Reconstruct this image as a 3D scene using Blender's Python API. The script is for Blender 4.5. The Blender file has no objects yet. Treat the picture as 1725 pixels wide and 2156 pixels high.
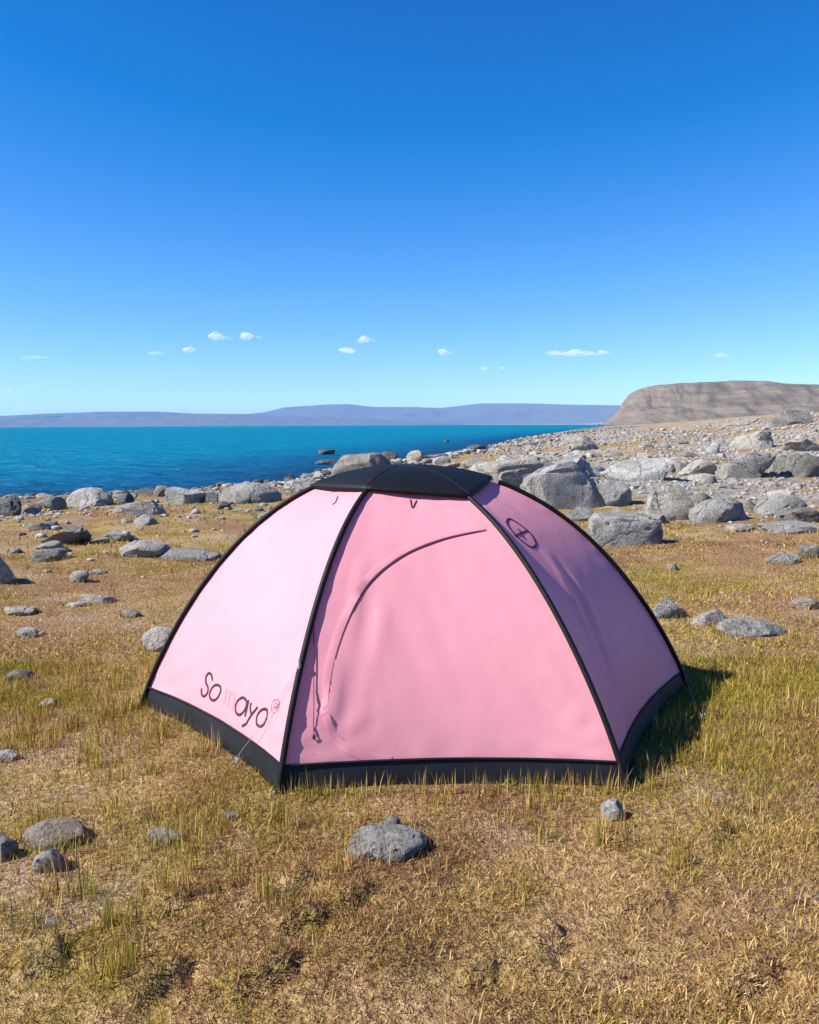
import bpy, bmesh, math, random
import numpy as np
from mathutils import Matrix, Vector
from mathutils.bvhtree import BVHTree

scene = bpy.context.scene
COL = scene.collection
R = math.radians

# ------------------------------------------------------------------ camera
F_PX, CX, CY = 1692.0, 862.5, 1078.0          # the photograph measured on a 1725 x 2156 grid
CAM_H, PITCH, ROLL = 1.4, R(6.2), R(-0.3)
cam_rot = Matrix.Rotation(math.pi / 2 - PITCH, 3, 'X') @ Matrix.Rotation(ROLL, 3, 'Z')
cam_data = bpy.data.cameras.new('camera')
cam = bpy.data.objects.new('camera', cam_data)
COL.objects.link(cam)
cam.matrix_world = Matrix.Translation((0, 0, CAM_H)) @ cam_rot.to_4x4()
cam_data.sensor_fit = 'HORIZONTAL'
cam_data.sensor_width = 36.0
cam_data.lens = 36.0 * F_PX / 1725.0
cam_data.clip_start = 0.05
cam_data.clip_end = 90000
scene.camera = cam

# ------------------------------------------------------------------ world, sun, exposure
SUN_EL, SHADOW_AZ = R(42), R(14)               # shadows run to +X, a little away from the camera
to_sun = Vector((-math.cos(SUN_EL) * math.cos(SHADOW_AZ), -math.cos(SUN_EL) * math.sin(SHADOW_AZ), math.sin(SUN_EL)))
world = bpy.data.worlds.new('World')
scene.world = world
world.use_nodes = True
wn, wl = world.node_tree.nodes, world.node_tree.links
wn.clear()
sky = wn.new('ShaderNodeTexSky')
sky.sky_type = 'NISHITA'
sky.sun_disc = False
sky.sun_elevation = SUN_EL
sky.sun_rotation = math.atan2(to_sun.x, to_sun.y)
sky.altitude = 2000
sky.air_density = 1.0
sky.dust_density = 0.0
sky.ozone_density = 6.0
# deepen the blue everywhere alike: take the grey veil out, then scale
veil = wn.new('ShaderNodeVectorMath'); veil.operation = 'SUBTRACT'; veil.inputs[1].default_value = (0.86, 0.50, 0.0)
tone = wn.new('ShaderNodeVectorMath'); tone.operation = 'MULTIPLY'; tone.inputs[1].default_value = (0.90, 0.90, 1.0)
floor_ = wn.new('ShaderNodeVectorMath'); floor_.operation = 'MAXIMUM'; floor_.inputs[1].default_value = (0.02, 0.1, 0.2)
bg = wn.new('ShaderNodeBackground')
bg.inputs['Strength'].default_value = 0.102
wo = wn.new('ShaderNodeOutputWorld')
wl.new(sky.outputs[0], veil.inputs[0])
wl.new(veil.outputs[0], tone.inputs[0])
wl.new(tone.outputs[0], floor_.inputs[0])
wl.new(floor_.outputs[0], bg.inputs['Color'])
wl.new(bg.outputs[0], wo.inputs['Surface'])

sun_data = bpy.data.lights.new('sun', 'SUN')
sun_data.energy = 5.0
sun_data.angle = R(0.5)
sun_data.color = (1.0, 0.95, 0.87)
sun = bpy.data.objects.new('sun', sun_data)
COL.objects.link(sun)
sun.rotation_euler = to_sun.to_track_quat('Z', 'Y').to_euler()
sun.location = (-10, -3, 12)

vs = scene.view_settings
vs.view_transform = 'Standard'
vs.look = 'None'
vs.exposure = 0.95
vs.gamma = 1.0
vs.use_curve_mapping = False
scene.render.engine = 'CYCLES'
scene.cycles.use_denoising = True
scene.cycles.max_bounces = 6
scene.cycles.diffuse_bounces = 3
scene.cycles.glossy_bounces = 2
scene.cycles.transmission_bounces = 4
scene.cycles.transparent_max_bounces = 24
scene.cycles.volume_bounces = 1
scene.cycles.caustics_reflective = False
scene.cycles.caustics_refractive = False

# ------------------------------------------------------------------ helpers
def tag(o, label=None, cat=None, group=None, kind=None):
    if label: o['label'] = label
    if cat: o['category'] = cat
    if group: o['group'] = group
    if kind: o['kind'] = kind
    return o

def link(name, me, mat=None, parent=None):
    o = bpy.data.objects.new(name, me)
    COL.objects.link(o)
    if mat is not None and not me.materials:
        me.materials.append(mat)
    if parent is not None:
        o.parent = parent
    return o

def mesh_np(name, verts, faces, smooth=False):
    """verts (n,3), faces (m,k) all of one size"""
    verts = np.asarray(verts, np.float32); faces = np.asarray(faces, np.int32)
    me = bpy.data.meshes.new(name)
    k = faces.shape[1]
    me.vertices.add(len(verts)); me.vertices.foreach_set('co', verts.ravel())
    me.loops.add(faces.size); me.loops.foreach_set('vertex_index', faces.ravel())
    me.polygons.add(len(faces))
    me.polygons.foreach_set('loop_start', np.arange(0, faces.size, k, dtype=np.int32))
    me.polygons.foreach_set('loop_total', np.full(len(faces), k, np.int32))
    if smooth:
        me.polygons.foreach_set('use_smooth', np.ones(len(faces), bool))
    me.update(calc_edges=True)
    me.validate()
    return me

def grid_faces(nu, nv, wrap=False):
    """quads of an nu x nv grid, index = i*nv + j; wrap joins the last j to the first"""
    i, j = np.meshgrid(np.arange(nu - 1), np.arange(nv if wrap else nv - 1), indexing='ij')
    j2 = (j + 1) % nv
    return np.stack([i * nv + j, i * nv + j2, (i + 1) * nv + j2, (i + 1) * nv + j], -1).reshape(-1, 4)

def tube(points, radius, seg=6):
    """vertices and quads of a round tube along a polyline"""
    P = np.asarray(points, float)
    T = np.gradient(P, axis=0); T /= np.linalg.norm(T, axis=1)[:, None] + 1e-9
    rad = np.broadcast_to(np.asarray(radius, float), (len(P),))
    up = np.array([0.0, 0.0, 1.0]) if abs(T[0, 2]) < 0.9 else np.array([1.0, 0, 0])
    N = np.cross(T, up); N /= np.linalg.norm(N, axis=1)[:, None] + 1e-9
    B = np.cross(T, N)
    a = np.linspace(0, 2 * np.pi, seg, endpoint=False)
    V = P[:, None] + rad[:, None, None] * (np.cos(a)[None, :, None] * N[:, None] + np.sin(a)[None, :, None] * B[:, None])
    return V.reshape(-1, 3), grid_faces(len(P), seg, True)

_lat = np.random.RandomState(5).rand(256, 256)
def vnoise(x, y, off=0):
    x = np.asarray(x, float) + off * 17.31; y = np.asarray(y, float) + off * 9.77
    xi = np.floor(x).astype(int); yi = np.floor(y).astype(int)
    fx = x - xi; fy = y - yi
    fx = fx * fx * (3 - 2 * fx); fy = fy * fy * (3 - 2 * fy)
    a = _lat[xi & 255, yi & 255]; b = _lat[(xi + 1) & 255, yi & 255]
    c = _lat[xi & 255, (yi + 1) & 255]; d = _lat[(xi + 1) & 255, (yi + 1) & 255]
    return (a * (1 - fx) + b * fx) * (1 - fy) + (c * (1 - fx) + d * fx) * fy - 0.5

def fbm(x, y, off=0, octs=4):
    s = 0; a = 1.0; f = 1.0
    for k in range(octs):
        s = s + a * vnoise(x * f, y * f, off + k * 3); a *= 0.5; f *= 2.03
    return s

def smooth01(t):
    t = np.clip(t, 0, 1)
    return t * t * (3 - 2 * t)

# ------------------------------------------------------------------ terrain shape
WATER_Z = -0.9
SHORE = np.array([(-400, -5), (-120, 12), (-50, 19), (-25, 22.5), (-12.7, 25), (-8, 27.5), (-4.9, 31), (-3.4, 41), (0.5, 55),
                  (6.5, 72), (19, 125), (78, 320), (235, 700), (440, 1250), (560, 1650), (600, 2600)], float)
LAND = np.vstack([SHORE, [(9000, 2600), (9000, -900), (-400, -900)]])

def shore_dist(x, y):
    """metres from the shoreline, positive on land"""
    x = np.asarray(x, float); y = np.asarray(y, float)
    d2 = np.full(x.shape, 1e18)
    for a, b in zip(SHORE[:-1], SHORE[1:]):
        v = b - a
        t = np.clip(((x - a[0]) * v[0] + (y - a[1]) * v[1]) / (v @ v), 0, 1)
        d2 = np.minimum(d2, (x - a[0] - t * v[0]) ** 2 + (y - a[1] - t * v[1]) ** 2)
    inside = np.zeros(x.shape, bool)
    n = len(LAND)
    for i in range(n):
        x0, y0 = LAND[i]; x1, y1 = LAND[(i + 1) % n]
        if y0 == y1: continue
        c = ((y0 > y) != (y1 > y)) & (x < (x1 - x0) * (y - y0) / (y1 - y0) + x0)
        inside ^= c
    return np.where(inside, 1, -1) * np.sqrt(d2)

TENT_C = np.array([-0.02, 4.05])
def flat_xy(px, py):
    d = ray_dir(px, py); t = -CAM_H / d[2]
    return np.array([d[0] * t, d[1] * t])
def ray_dir(px, py):
    return cam_rot @ Vector(((px - CX) / F_PX, -(py - CY) / F_PX, -1.0))
# low turf steps of the foreground
STEPS = [(flat_xy(*a), flat_xy(*b)) for a, b in [((250, 2165), (420, 2055)), ((480, 2135), (640, 2050)), ((585, 2003), (690, 1962)), ((610, 1897), (665, 1875)), ((1520, 2146), (1660, 2074)),
         ((1290, 1950), (1430, 1920)), ((700, 1935), (790, 1895)), ((60, 2075), (170, 2020)), ((980, 2115), (1080, 2072)), ((1130, 2040), (1215, 2005)), ((330, 1945), (410, 1905)), ((1480, 1800), (1560, 1770))]]
def terrain(x, y):
    x = np.asarray(x, float); y = np.asarray(y, float)
    d = shore_dist(x, y)
    land = WATER_Z + 0.9 * (1 - np.exp(-np.maximum(d, 0) / 6.5)) / (1 - math.exp(-20 / 6.5))
    z = np.where(d > 0, land, WATER_Z + np.maximum(d * 0.09, -6))
    rise = (0.115 * np.maximum(0, d - 20.0) + 0.018 * np.maximum(0, x - 3)) * smooth01((y - 7) / 20) * smooth01((x - 2.5) / 9)
    rise = 9 * (1 - np.exp(-rise / 9))
    z = z + rise - 0.6 * smooth01((y - 70) / 160) * smooth01(d / 4)
    dist = np.hypot(x, y)
    calm = smooth01((np.hypot(x - TENT_C[0], y - TENT_C[1]) - 1.5) / 2.5)
    wet = smooth01((d + 3) / 6)
    z = z + calm * wet * (0.16 * fbm(x * 0.33, y * 0.33, 1, 3) + smooth01((dist - 7) / 10) * 0.42 * fbm(x * 0.13, y * 0.13, 4, 3))
    fine = 0.030 * fbm(x * 2.3, y * 2.3, 2, 3) + 0.02 * np.abs(fbm(x * 5.1 + y * 2.0, y * 6.3 - x * 2.2, 8, 2))
    z = z + wet * fine * (0.35 + 0.65 * calm)
    if np.any(dist < 3.2):
        wx = x + 0.05 * vnoise(x * 7, y * 7, 31); wy = y + 0.05 * vnoise(x * 7, y * 7, 37)
        for a, b in STEPS:
            v = b - a; L2 = v @ v
            t = ((wx - a[0]) * v[0] + (wy - a[1]) * v[1]) / L2
            side = ((wx - a[0]) * v[1] - (wy - a[1]) * v[0]) / math.sqrt(L2)      # positive to the right of the line
            env = smooth01(t / 0.25) * smooth01((1 - t) / 0.25) * (0.5 + vnoise(t * 5, side * 0, 41) + 0.5)
            z = z + env * (0.030 * np.exp(-((side + 0.035) / 0.05) ** 2) - 0.034 * np.exp(-((side - 0.03) / 0.03) ** 2))
    return z

_ts = np.geomspace(1.2, 3000, 900)
def ground_at(px, py, floor=None):
    """the ground point seen at a pixel"""
    d = np.array(ray_dir(px, py))
    X = d[0] * _ts; Y = d[1] * _ts; Z = CAM_H + d[2] * _ts
    h = terrain(X, Y)
    if floor is not None: h = np.maximum(h, floor)
    k = np.argmax(Z < h)
    if not (Z < h).any(): return None
    a = Z[k - 1] - h[k - 1]; b = h[k] - Z[k]
    t = _ts[k - 1] + (_ts[k] - _ts[k - 1]) * a / (a + b + 1e-9)
    return np.array([d[0] * t, d[1] * t, CAM_H + d[2] * t]), t

def project(P):
    q = (np.asarray(P, float) - [0, 0, CAM_H]) @ np.array(cam_rot)
    return CX + F_PX * q[..., 0] / -q[..., 2], CY - F_PX * q[..., 1] / -q[..., 2], -q[..., 2]

# ------------------------------------------------------------------ materials
class Nodes:
    def __init__(self, name):
        self.m = bpy.data.materials.new(name); self.m.use_nodes = True
        self.n = self.m.node_tree.nodes; self.l = self.m.node_tree.links
        self.b = self.n['Principled BSDF']; self.out = self.n['Material Output']
    def new(self, t, **kw):
        x = self.n.new('ShaderNode' + t)
        for k, v in kw.items():
            if k in x.inputs: x.inputs[k].default_value = v
            else: setattr(x, k, v)
        return x
    def noise(self, scale, detail=4, rough=0.55, vec=None, dist=0.0):
        x = self.new('TexNoise', Scale=scale, Detail=detail, Roughness=rough, Distortion=dist)
        if vec is not None: self.l.new(vec, x.inputs['Vector'])
        return x.outputs['Fac']
    def ramp(self, fac, stops, interp='LINEAR'):
        x = self.n.new('ShaderNodeValToRGB'); e = x.color_ramp.elements
        x.color_ramp.interpolation = interp
        while len(e) < len(stops): e.new(0.5)
        for el, (p, c) in zip(e, stops):
            el.position = p
            el.color = (*c, 1) if isinstance(c, (tuple, list)) else (c, c, c, 1)
        self.l.new(fac, x.inputs[0])
        return x.outputs[0]
    def mix(self, fac, a, b, blend='MIX'):
        x = self.n.new('ShaderNodeMix'); x.data_type = 'RGBA'; x.blend_type = blend
        for sock, v in ((x.inputs[0], fac), (x.inputs[6], a), (x.inputs[7], b)):
            if isinstance(v, bpy.types.NodeSocket): self.l.new(v, sock)
            elif isinstance(v, (tuple, list)): sock.default_value = (*v, 1)
            else: sock.default_value = v
        return x.outputs[2]
    def math(self, op, a, b=0.0):
        x = self.n.new('ShaderNodeMath'); x.operation = op
        for s, v in zip(x.inputs, (a, b)):
            if isinstance(v, bpy.types.NodeSocket): self.l.new(v, s)
            else: s.default_value = v
        return x.outputs[0]
    def bump(self, h, strength, dist):
        x = self.new('Bump', Strength=strength, Distance=dist)
        self.l.new(h, x.inputs['Height']); self.l.new(x.outputs[0], self.b.inputs['Normal'])
        return x
    def base(self, c, k=0.76):
        self.l.new(self.mix(1.0, c, (k, k, k), 'MULTIPLY'), self.b.inputs['Base Color'])
    def pos(self):
        return self.n.new('ShaderNodeNewGeometry').outputs['Position']

def ground_material():
    N = Nodes('dry_turf'); p = N.pos()
    big = N.noise(0.5, 3, 0.5, p); mid = N.noise(3.2, 4, 0.6, p); fine = N.noise(38, 3, 0.7, p); vf = N.noise(130, 2, 0.7, p)
    straw = N.ramp(fine, [(0.28, (0.16, 0.095, 0.042)), (0.45, (0.42, 0.27, 0.11)), (0.6, (0.58, 0.40, 0.18)), (0.75, (0.70, 0.52, 0.29))])
    olive = N.ramp(fine, [(0.3, (0.12, 0.085, 0.022)), (0.5, (0.31, 0.22, 0.05)), (0.7, (0.48, 0.35, 0.10))])
    rust = N.ramp(fine, [(0.3, (0.15, 0.075, 0.045)), (0.5, (0.36, 0.19, 0.10)), (0.7, (0.52, 0.33, 0.20))])
    c = N.mix(N.ramp(mid, [(0.42, 0.0), (0.6, 1.0)]), straw, olive)
    c = N.mix(N.ramp(big, [(0.48, 0.0), (0.62, 0.9)]), c, rust)
    soil = N.ramp(fine, [(0.3, (0.30, 0.20, 0.14)), (0.55, (0.56, 0.42, 0.32)), (0.75, (0.66, 0.53, 0.42))])
    c = N.mix(N.ramp(N.noise(1.1, 4, 0.6, p), [(0.54, 0.0), (0.64, 0.6)]), c, soil)
    stone = N.ramp(N.noise(9, 4, 0.65, p), [(0.35, (0.26, 0.245, 0.23)), (0.65, (0.52, 0.50, 0.47))])
    att = N.new('Attribute', attribute_name='stony')
    sm = N.math('ADD', att.outputs['Fac'], N.math('MULTIPLY', N.math('SUBTRACT', N.noise(2.6, 4, 0.65, p), 0.5), 1.6))
    c = N.mix(N.ramp(sm, [(0.46, 0.0), (0.56, 1.0)]), c, stone)
    c = N.mix(N.ramp(vf, [(0.33, 0.35), (0.55, 0.0)]), c, (0.10, 0.065, 0.035))
    N.base(c)
    N.b.inputs['Roughness'].default_value = 0.95
    N.b.inputs['Specular IOR Level'].default_value = 0.15
    N.bump(N.math('ADD', fine, N.math('MULTIPLY', vf, 0.4)), 0.9, 0.03)
    return N.m

def rock_material(name, lo, hi, lichen, wet=False):
    N = Nodes(name); p = N.pos()
    oi = N.n.new('ShaderNodeObjectInfo')
    v = N.n.new('ShaderNodeVectorMath'); v.operation = 'MULTIPLY_ADD'
    N.l.new(oi.outputs['Random'], v.inputs[0]); v.inputs[1].default_value = (37, 53, 71); N.l.new(p, v.inputs[2])
    q = v.outputs[0]
    base = N.ramp(N.noise(2.2, 6, 0.65, q, 0.6), [(0.3, lo), (0.68, hi)])
    speck = N.ramp(N.noise(42, 3, 0.75, q), [(0.35, 0.5), (0.5, 1.0), (0.68, 1.25)])
    c = N.mix(1.0, base, speck, 'MULTIPLY')
    tone = N.ramp(oi.outputs['Random'], [(0.0, (0.52, 0.50, 0.47)), (0.3, (0.80, 0.79, 0.77)), (0.55, (0.95, 0.96, 0.96)), (0.8, (0.98, 0.91, 0.82)), (1.0, (1.15, 1.15, 1.15))])
    c = N.mix(1.0, c, tone, 'MULTIPLY')
    c = N.mix(N.ramp(N.noise(5.5, 5, 0.7, q), [(0.56, 0.0), (0.64, lichen)]), c, (0.10, 0.095, 0.085))
    c = N.mix(N.ramp(N.noise(3.1, 4, 0.6, q), [(0.62, 0.0), (0.72, 0.6)]), c, (0.33, 0.27, 0.17))
    wv = N.n.new('ShaderNodeVectorMath'); wv.operation = 'MULTIPLY_ADD'; wv.inputs[1].default_value = (0.9, 0.9, 0.9)
    wn_ = N.new('TexNoise', Scale=1.7, Detail=4.0); N.l.new(q, wn_.inputs['Vector']); N.l.new(wn_.outputs['Color'], wv.inputs[0]); N.l.new(q, wv.inputs[2])
    vo = N.new('TexVoronoi', Scale=0.75); vo.feature = 'DISTANCE_TO_EDGE'; N.l.new(wv.outputs[0], vo.inputs['Vector'])
    crack = N.ramp(vo.outputs['Distance'], [(0.0, 1.0), (0.022, 0.0)])
    c = N.mix(N.math('MULTIPLY', N.math('MULTIPLY', crack, 0.7), N.ramp(N.noise(1.3, 3, 0.5, q), [(0.45, 0.0), (0.6, 1.0)])), c, (0.05, 0.045, 0.04))
    N.base(c)
    N.b.inputs['Roughness'].default_value = 0.5 if wet else 0.9
    N.b.inputs['Specular IOR Level'].default_value = 0.5 if wet else 0.25
    N.bump(N.math('SUBTRACT', N.math('ADD', N.noise(7, 8, 0.72, q), N.math('MULTIPLY', N.noise(60, 3, 0.7, q), 0.2)), N.math('MULTIPLY', crack, 0.25)), 1.0, 0.085)
    return N.m

M_GROUND = ground_material()
M_ROCK = rock_material('pale_granite', (0.29, 0.28, 0.257), (0.60, 0.585, 0.55), 0.42)
M_ROCK_WARM = rock_material('warm_granite', (0.25, 0.215, 0.185), (0.46, 0.41, 0.36), 0.6)
M_ROCK_DARK = rock_material('wet_dark_stone', (0.05, 0.055, 0.06), (0.15, 0.15, 0.145), 0.5, True)

def simple(name, col, rough, spec=0.3, metal=0.0):
    N = Nodes(name)
    N.b.inputs['Base Color'].default_value = (*col, 1)
    N.b.inputs['Roughness'].default_value = rough
    N.b.inputs['Specular IOR Level'].default_value = spec
    N.b.inputs['Metallic'].default_value = metal
    return N

def fabric(name, col, trans, rough=0.55, spec=0.35, weave=0.25, through=None):
    N = simple(name, col, rough, spec)
    p = N.pos()
    tint = N.ramp(N.noise(3.0, 3, 0.5, p), [(0.3, tuple(c * 0.95 for c in col)), (0.7, tuple(min(1, c * 1.04) for c in col))])
    N.l.new(tint, N.b.inputs['Base Color'])
    bp = N.bump(N.math('ADD', N.noise(7, 3, 0.5, p), N.math('MULTIPLY', N.noise(240, 2, 0.5, p), 0.06)), weave, 0.012)
    if trans > 0:
        t = N.new('BsdfTranslucent'); t.inputs['Color'].default_value = (*through, 1); N.l.new(bp.outputs[0], t.inputs['Normal'])
        s = N.new('MixShader'); s.inputs[0].default_value = trans
        N.l.new(N.b.outputs[0], s.inputs[1]); N.l.new(t.outputs[0], s.inputs[2]); N.l.new(s.outputs[0], N.out.inputs['Surface'])
    return N.m

M_PINK = fabric('pink_ripstop', (0.80, 0.35, 0.40), 0.24, 0.45, 0.3, 0.2, (0.80, 0.10, 0.22))
M_BLACK = fabric('black_nylon', (0.005, 0.006, 0.008), 0.0, 0.6, 0.2, 0.3)
M_SKIRT = fabric('charcoal_groundsheet', (0.009, 0.010, 0.012), 0.0, 0.55, 0.22, 0.5)
M_PRINT = simple('dark_print', (0.045, 0.015, 0.035), 0.6).m
M_FAINT = simple('faded_print', (0.56, 0.215, 0.265), 0.6).m
M_MARK = simple('pale_mark_print', (0.32, 0.16, 0.20), 0.6).m
M_PLUM = simple('plum_trim_and_flap_shade', (0.10, 0.02, 0.045), 0.6).m  # colour of cord and ties; on the zip it also paints the flap's shade
M_CORD = simple('white_guy_cord', (0.34, 0.33, 0.33), 0.6).m
M_METAL = simple('peg_alloy', (0.55, 0.55, 0.56), 0.35, 0.5, 1.0).m

# ------------------------------------------------------------------ ground sheet, one mesh out to the headland
def build_ground():
    ang = np.concatenate([np.linspace(-math.pi, -0.72, 40, endpoint=False), np.linspace(-0.72, 0.72, 330, endpoint=False), np.linspace(0.72, math.pi, 40, endpoint=False)])
    rad = np.concatenate([[0.02], np.geomspace(0.35, 1.5, 20, endpoint=False), np.geomspace(1.5, 60, 270, endpoint=False), np.geomspace(60, 30000, 130)])
    A, Rr = np.meshgrid(ang, rad, indexing='xy')
    X = np.sin(A) * Rr; Y = np.cos(A) * Rr
    Z = terrain(X.ravel(), Y.ravel()).reshape(X.shape)
    V = np.stack([X, Y, Z], -1).reshape(-1, 3)
    me = mesh_np('ground', V, grid_faces(len(rad), len(ang), True)[:, ::-1], True)
    x, y = V[:, 0], V[:, 1]
    st = stony(x, y)
    a = me.attributes.new('stony', 'FLOAT', 'POINT'); a.data.foreach_set('value', st.astype(np.float32))
    o = link('ground', me, M_GROUND)
    tag(o, 'dry straw coloured turf sloping down to the lake and up into rubble', kind='structure')

def stony(x, y):
    """share of bare stone in the turf"""
    d = shore_dist(x, y)
    s = 0.06 + 0.55 * smooth01((6 - d) / 6)
    right = smooth01((y - 8.5 - 0.0 * x) / 5) * smooth01((x - 1.0) / 4)
    s = np.maximum(s, 0.47 * right)
    left = smooth01((y - 5.5) / 5) * smooth01((-x - 1.0) / 2.5)
    s = np.maximum(s, 0.30 * left)
    return s + 0.35 * fbm(x * 0.35, y * 0.35, 11, 3) * smooth01((np.hypot(x, y) - 4) / 5)

build_ground()

# ------------------------------------------------------------------ lake
def build_water():
    N = Nodes('lake_water'); p = N.pos()
    sep = N.n.new('ShaderNodeSeparateXYZ'); N.l.new(p, sep.inputs[0])
    at = N.new('Attribute', attribute_name='near_shore')
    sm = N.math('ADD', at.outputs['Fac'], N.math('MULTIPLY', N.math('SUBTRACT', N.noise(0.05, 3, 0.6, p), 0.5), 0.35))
    c = N.ramp(sm, [(0.0, (0.0, 0.19, 0.315)), (0.3, (0.0, 0.175, 0.30)), (0.65, (0.003, 0.10, 0.22)), (1.0, (0.006, 0.045, 0.12))])  # colour turns darker blue towards the shore
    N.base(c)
    N.b.inputs['Roughness'].default_value = 0.22
    N.b.inputs['IOR'].default_value = 1.33
    N.b.inputs['Specular IOR Level'].default_value = 0.015
    mp = N.new('Mapping'); mp.inputs['Scale'].default_value = (0.55, 1.0, 1.0); mp.inputs['Rotation'].default_value = (0, 0, R(20)); N.l.new(p, mp.inputs[0])
    w = N.math('ADD', N.noise(0.75, 4, 0.6, mp.outputs[0], 0.4), N.math('MULTIPLY', N.noise(0.16, 3, 0.6, mp.outputs[0]), 1.8))
    bp = N.bump(w, 1.0, 0.9)
    df = N.new('BsdfDiffuse'); N.l.new(N.mix(1.0, c, (0.74, 0.77, 0.77), 'MULTIPLY'), df.inputs['Color']); N.l.new(bp.outputs[0], df.inputs['Normal'])
    gl_ = N.new('BsdfGlossy'); gl_.inputs['Roughness'].default_value = 0.35; N.l.new(bp.outputs[0], gl_.inputs['Normal'])
    ms = N.new('MixShader'); ms.inputs[0].default_value = 0.045
    N.l.new(df.outputs[0], ms.inputs[1]); N.l.new(gl_.outputs[0], ms.inputs[2]); N.l.new(ms.outputs[0], N.out.inputs['Surface'])
    ang = np.linspace(-1.45, 1.2, 140); rad = np.geomspace(12, 32000, 200)
    A, Rr = np.meshgrid(ang, rad, indexing='xy')
    X = np.sin(A) * Rr; Y = np.cos(A) * Rr
    Z = np.full_like(X, WATER_Z)
    me = mesh_np('lake', np.stack([X, Y, Z], -1).reshape(-1, 3), grid_faces(len(rad), len(ang))[:, ::-1], True)
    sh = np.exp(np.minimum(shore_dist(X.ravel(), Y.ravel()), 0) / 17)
    a = me.attributes.new('near_shore', 'FLOAT', 'POINT'); a.data.foreach_set('value', sh.astype(np.float32))
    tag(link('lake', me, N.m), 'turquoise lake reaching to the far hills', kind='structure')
build_water()

# ------------------------------------------------------------------ far hills and headland
def interp_profile(pts, xs):
    pts = np.array(pts, float)
    return np.interp(xs, pts[:, 0], pts[:, 1])

def hill_material(name, c0, c1, strata):
    N = Nodes(name); p = N.pos()
    mp = N.new('Mapping'); mp.inputs['Scale'].default_value = (1, 1, strata); N.l.new(p, mp.inputs[0])
    a = N.noise(0.012, 6, 0.65, mp.outputs[0]); b = N.noise(0.25, 5, 0.75, p)
    c = N.mix(N.ramp(a, [(0.35, 0.0), (0.65, 1.0)]), c0, c1)
    c = N.mix(N.ramp(b, [(0.47, 0.0), (0.62, 0.7)]), c, tuple(0.45 * k for k in c0))
    N.base(c)
    N.b.inputs['Roughness'].default_value = 1.0
    N.b.inputs['Specular IOR Level'].default_value = 0.05
    return N.m

def build_range(name, label, pts, dist, depth, mat, rough, seed):
    """a chain of hills: a skyline measured in the photograph, given its distance, a front slope and a back"""
    px = np.linspace(pts[0][0], pts[-1][0], 420)
    top = interp_profile(pts, px)
    xs = (px - CX) / F_PX * dist
    hs_ = (898.7 - (px + 6.4) * 0.00524 - top) / F_PX * dist
    v = np.linspace(0, 1, 26)
    Vv, Xx = np.meshgrid(v, xs, indexing='ij')
    Hh = np.broadcast_to(hs_, Vv.shape)
    prof = np.where(Vv < 0.6, np.interp(Vv, [0, 0.12, 0.35, 0.6], [0, 0.22, 0.62, 1.0]), 1 - 0.6 * smooth01((Vv - 0.6) / 0.4))
    Y = dist + (Vv - 0.6) * depth + depth * 0.25 * fbm(Xx / depth * 1.3, Vv * 2, seed, 3)
    nz = fbm(Xx / depth * 5, Vv * 7, seed + 3, 4) * rough * Hh * np.sin(np.pi * np.clip(Vv / 0.6, 0, 1)) 
    Z = WATER_Z - 2 + (Hh + 2 - WATER_Z + CAM_H * 0) * prof + nz
    me = mesh_np(name, np.stack([Xx, Y, Z], -1).reshape(-1, 3), grid_faces(len(v), len(xs)), True)
    return tag(link(name, me, mat), label, kind='structure')

far_mat = hill_material('far_hill_scrub', (0.09, 0.085, 0.085), (0.17, 0.155, 0.145), 3.0)
build_range('hills', 'far blue plateau hills across the lake',
            [(250, 880), (480, 876), (560, 868), (600, 858), (690, 852), (735, 851), (790, 857), (870, 857), (930, 859), (1010, 850), (1110, 850), (1200, 853), (1310, 854), (1500, 856), (1900, 860)],
            16000, 2600, far_mat, 0.25, 21)
build_range('hills', 'low lavender grey hills along the left of the far shore',
            [(-900, 880), (-300, 878), (0, 876), (110, 871), (225, 867), (340, 867), (420, 871), (530, 872), (600, 876), (760, 880), (900, 888), (1050, 893)],
            12500, 1500, far_mat, 0.3, 33)

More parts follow.
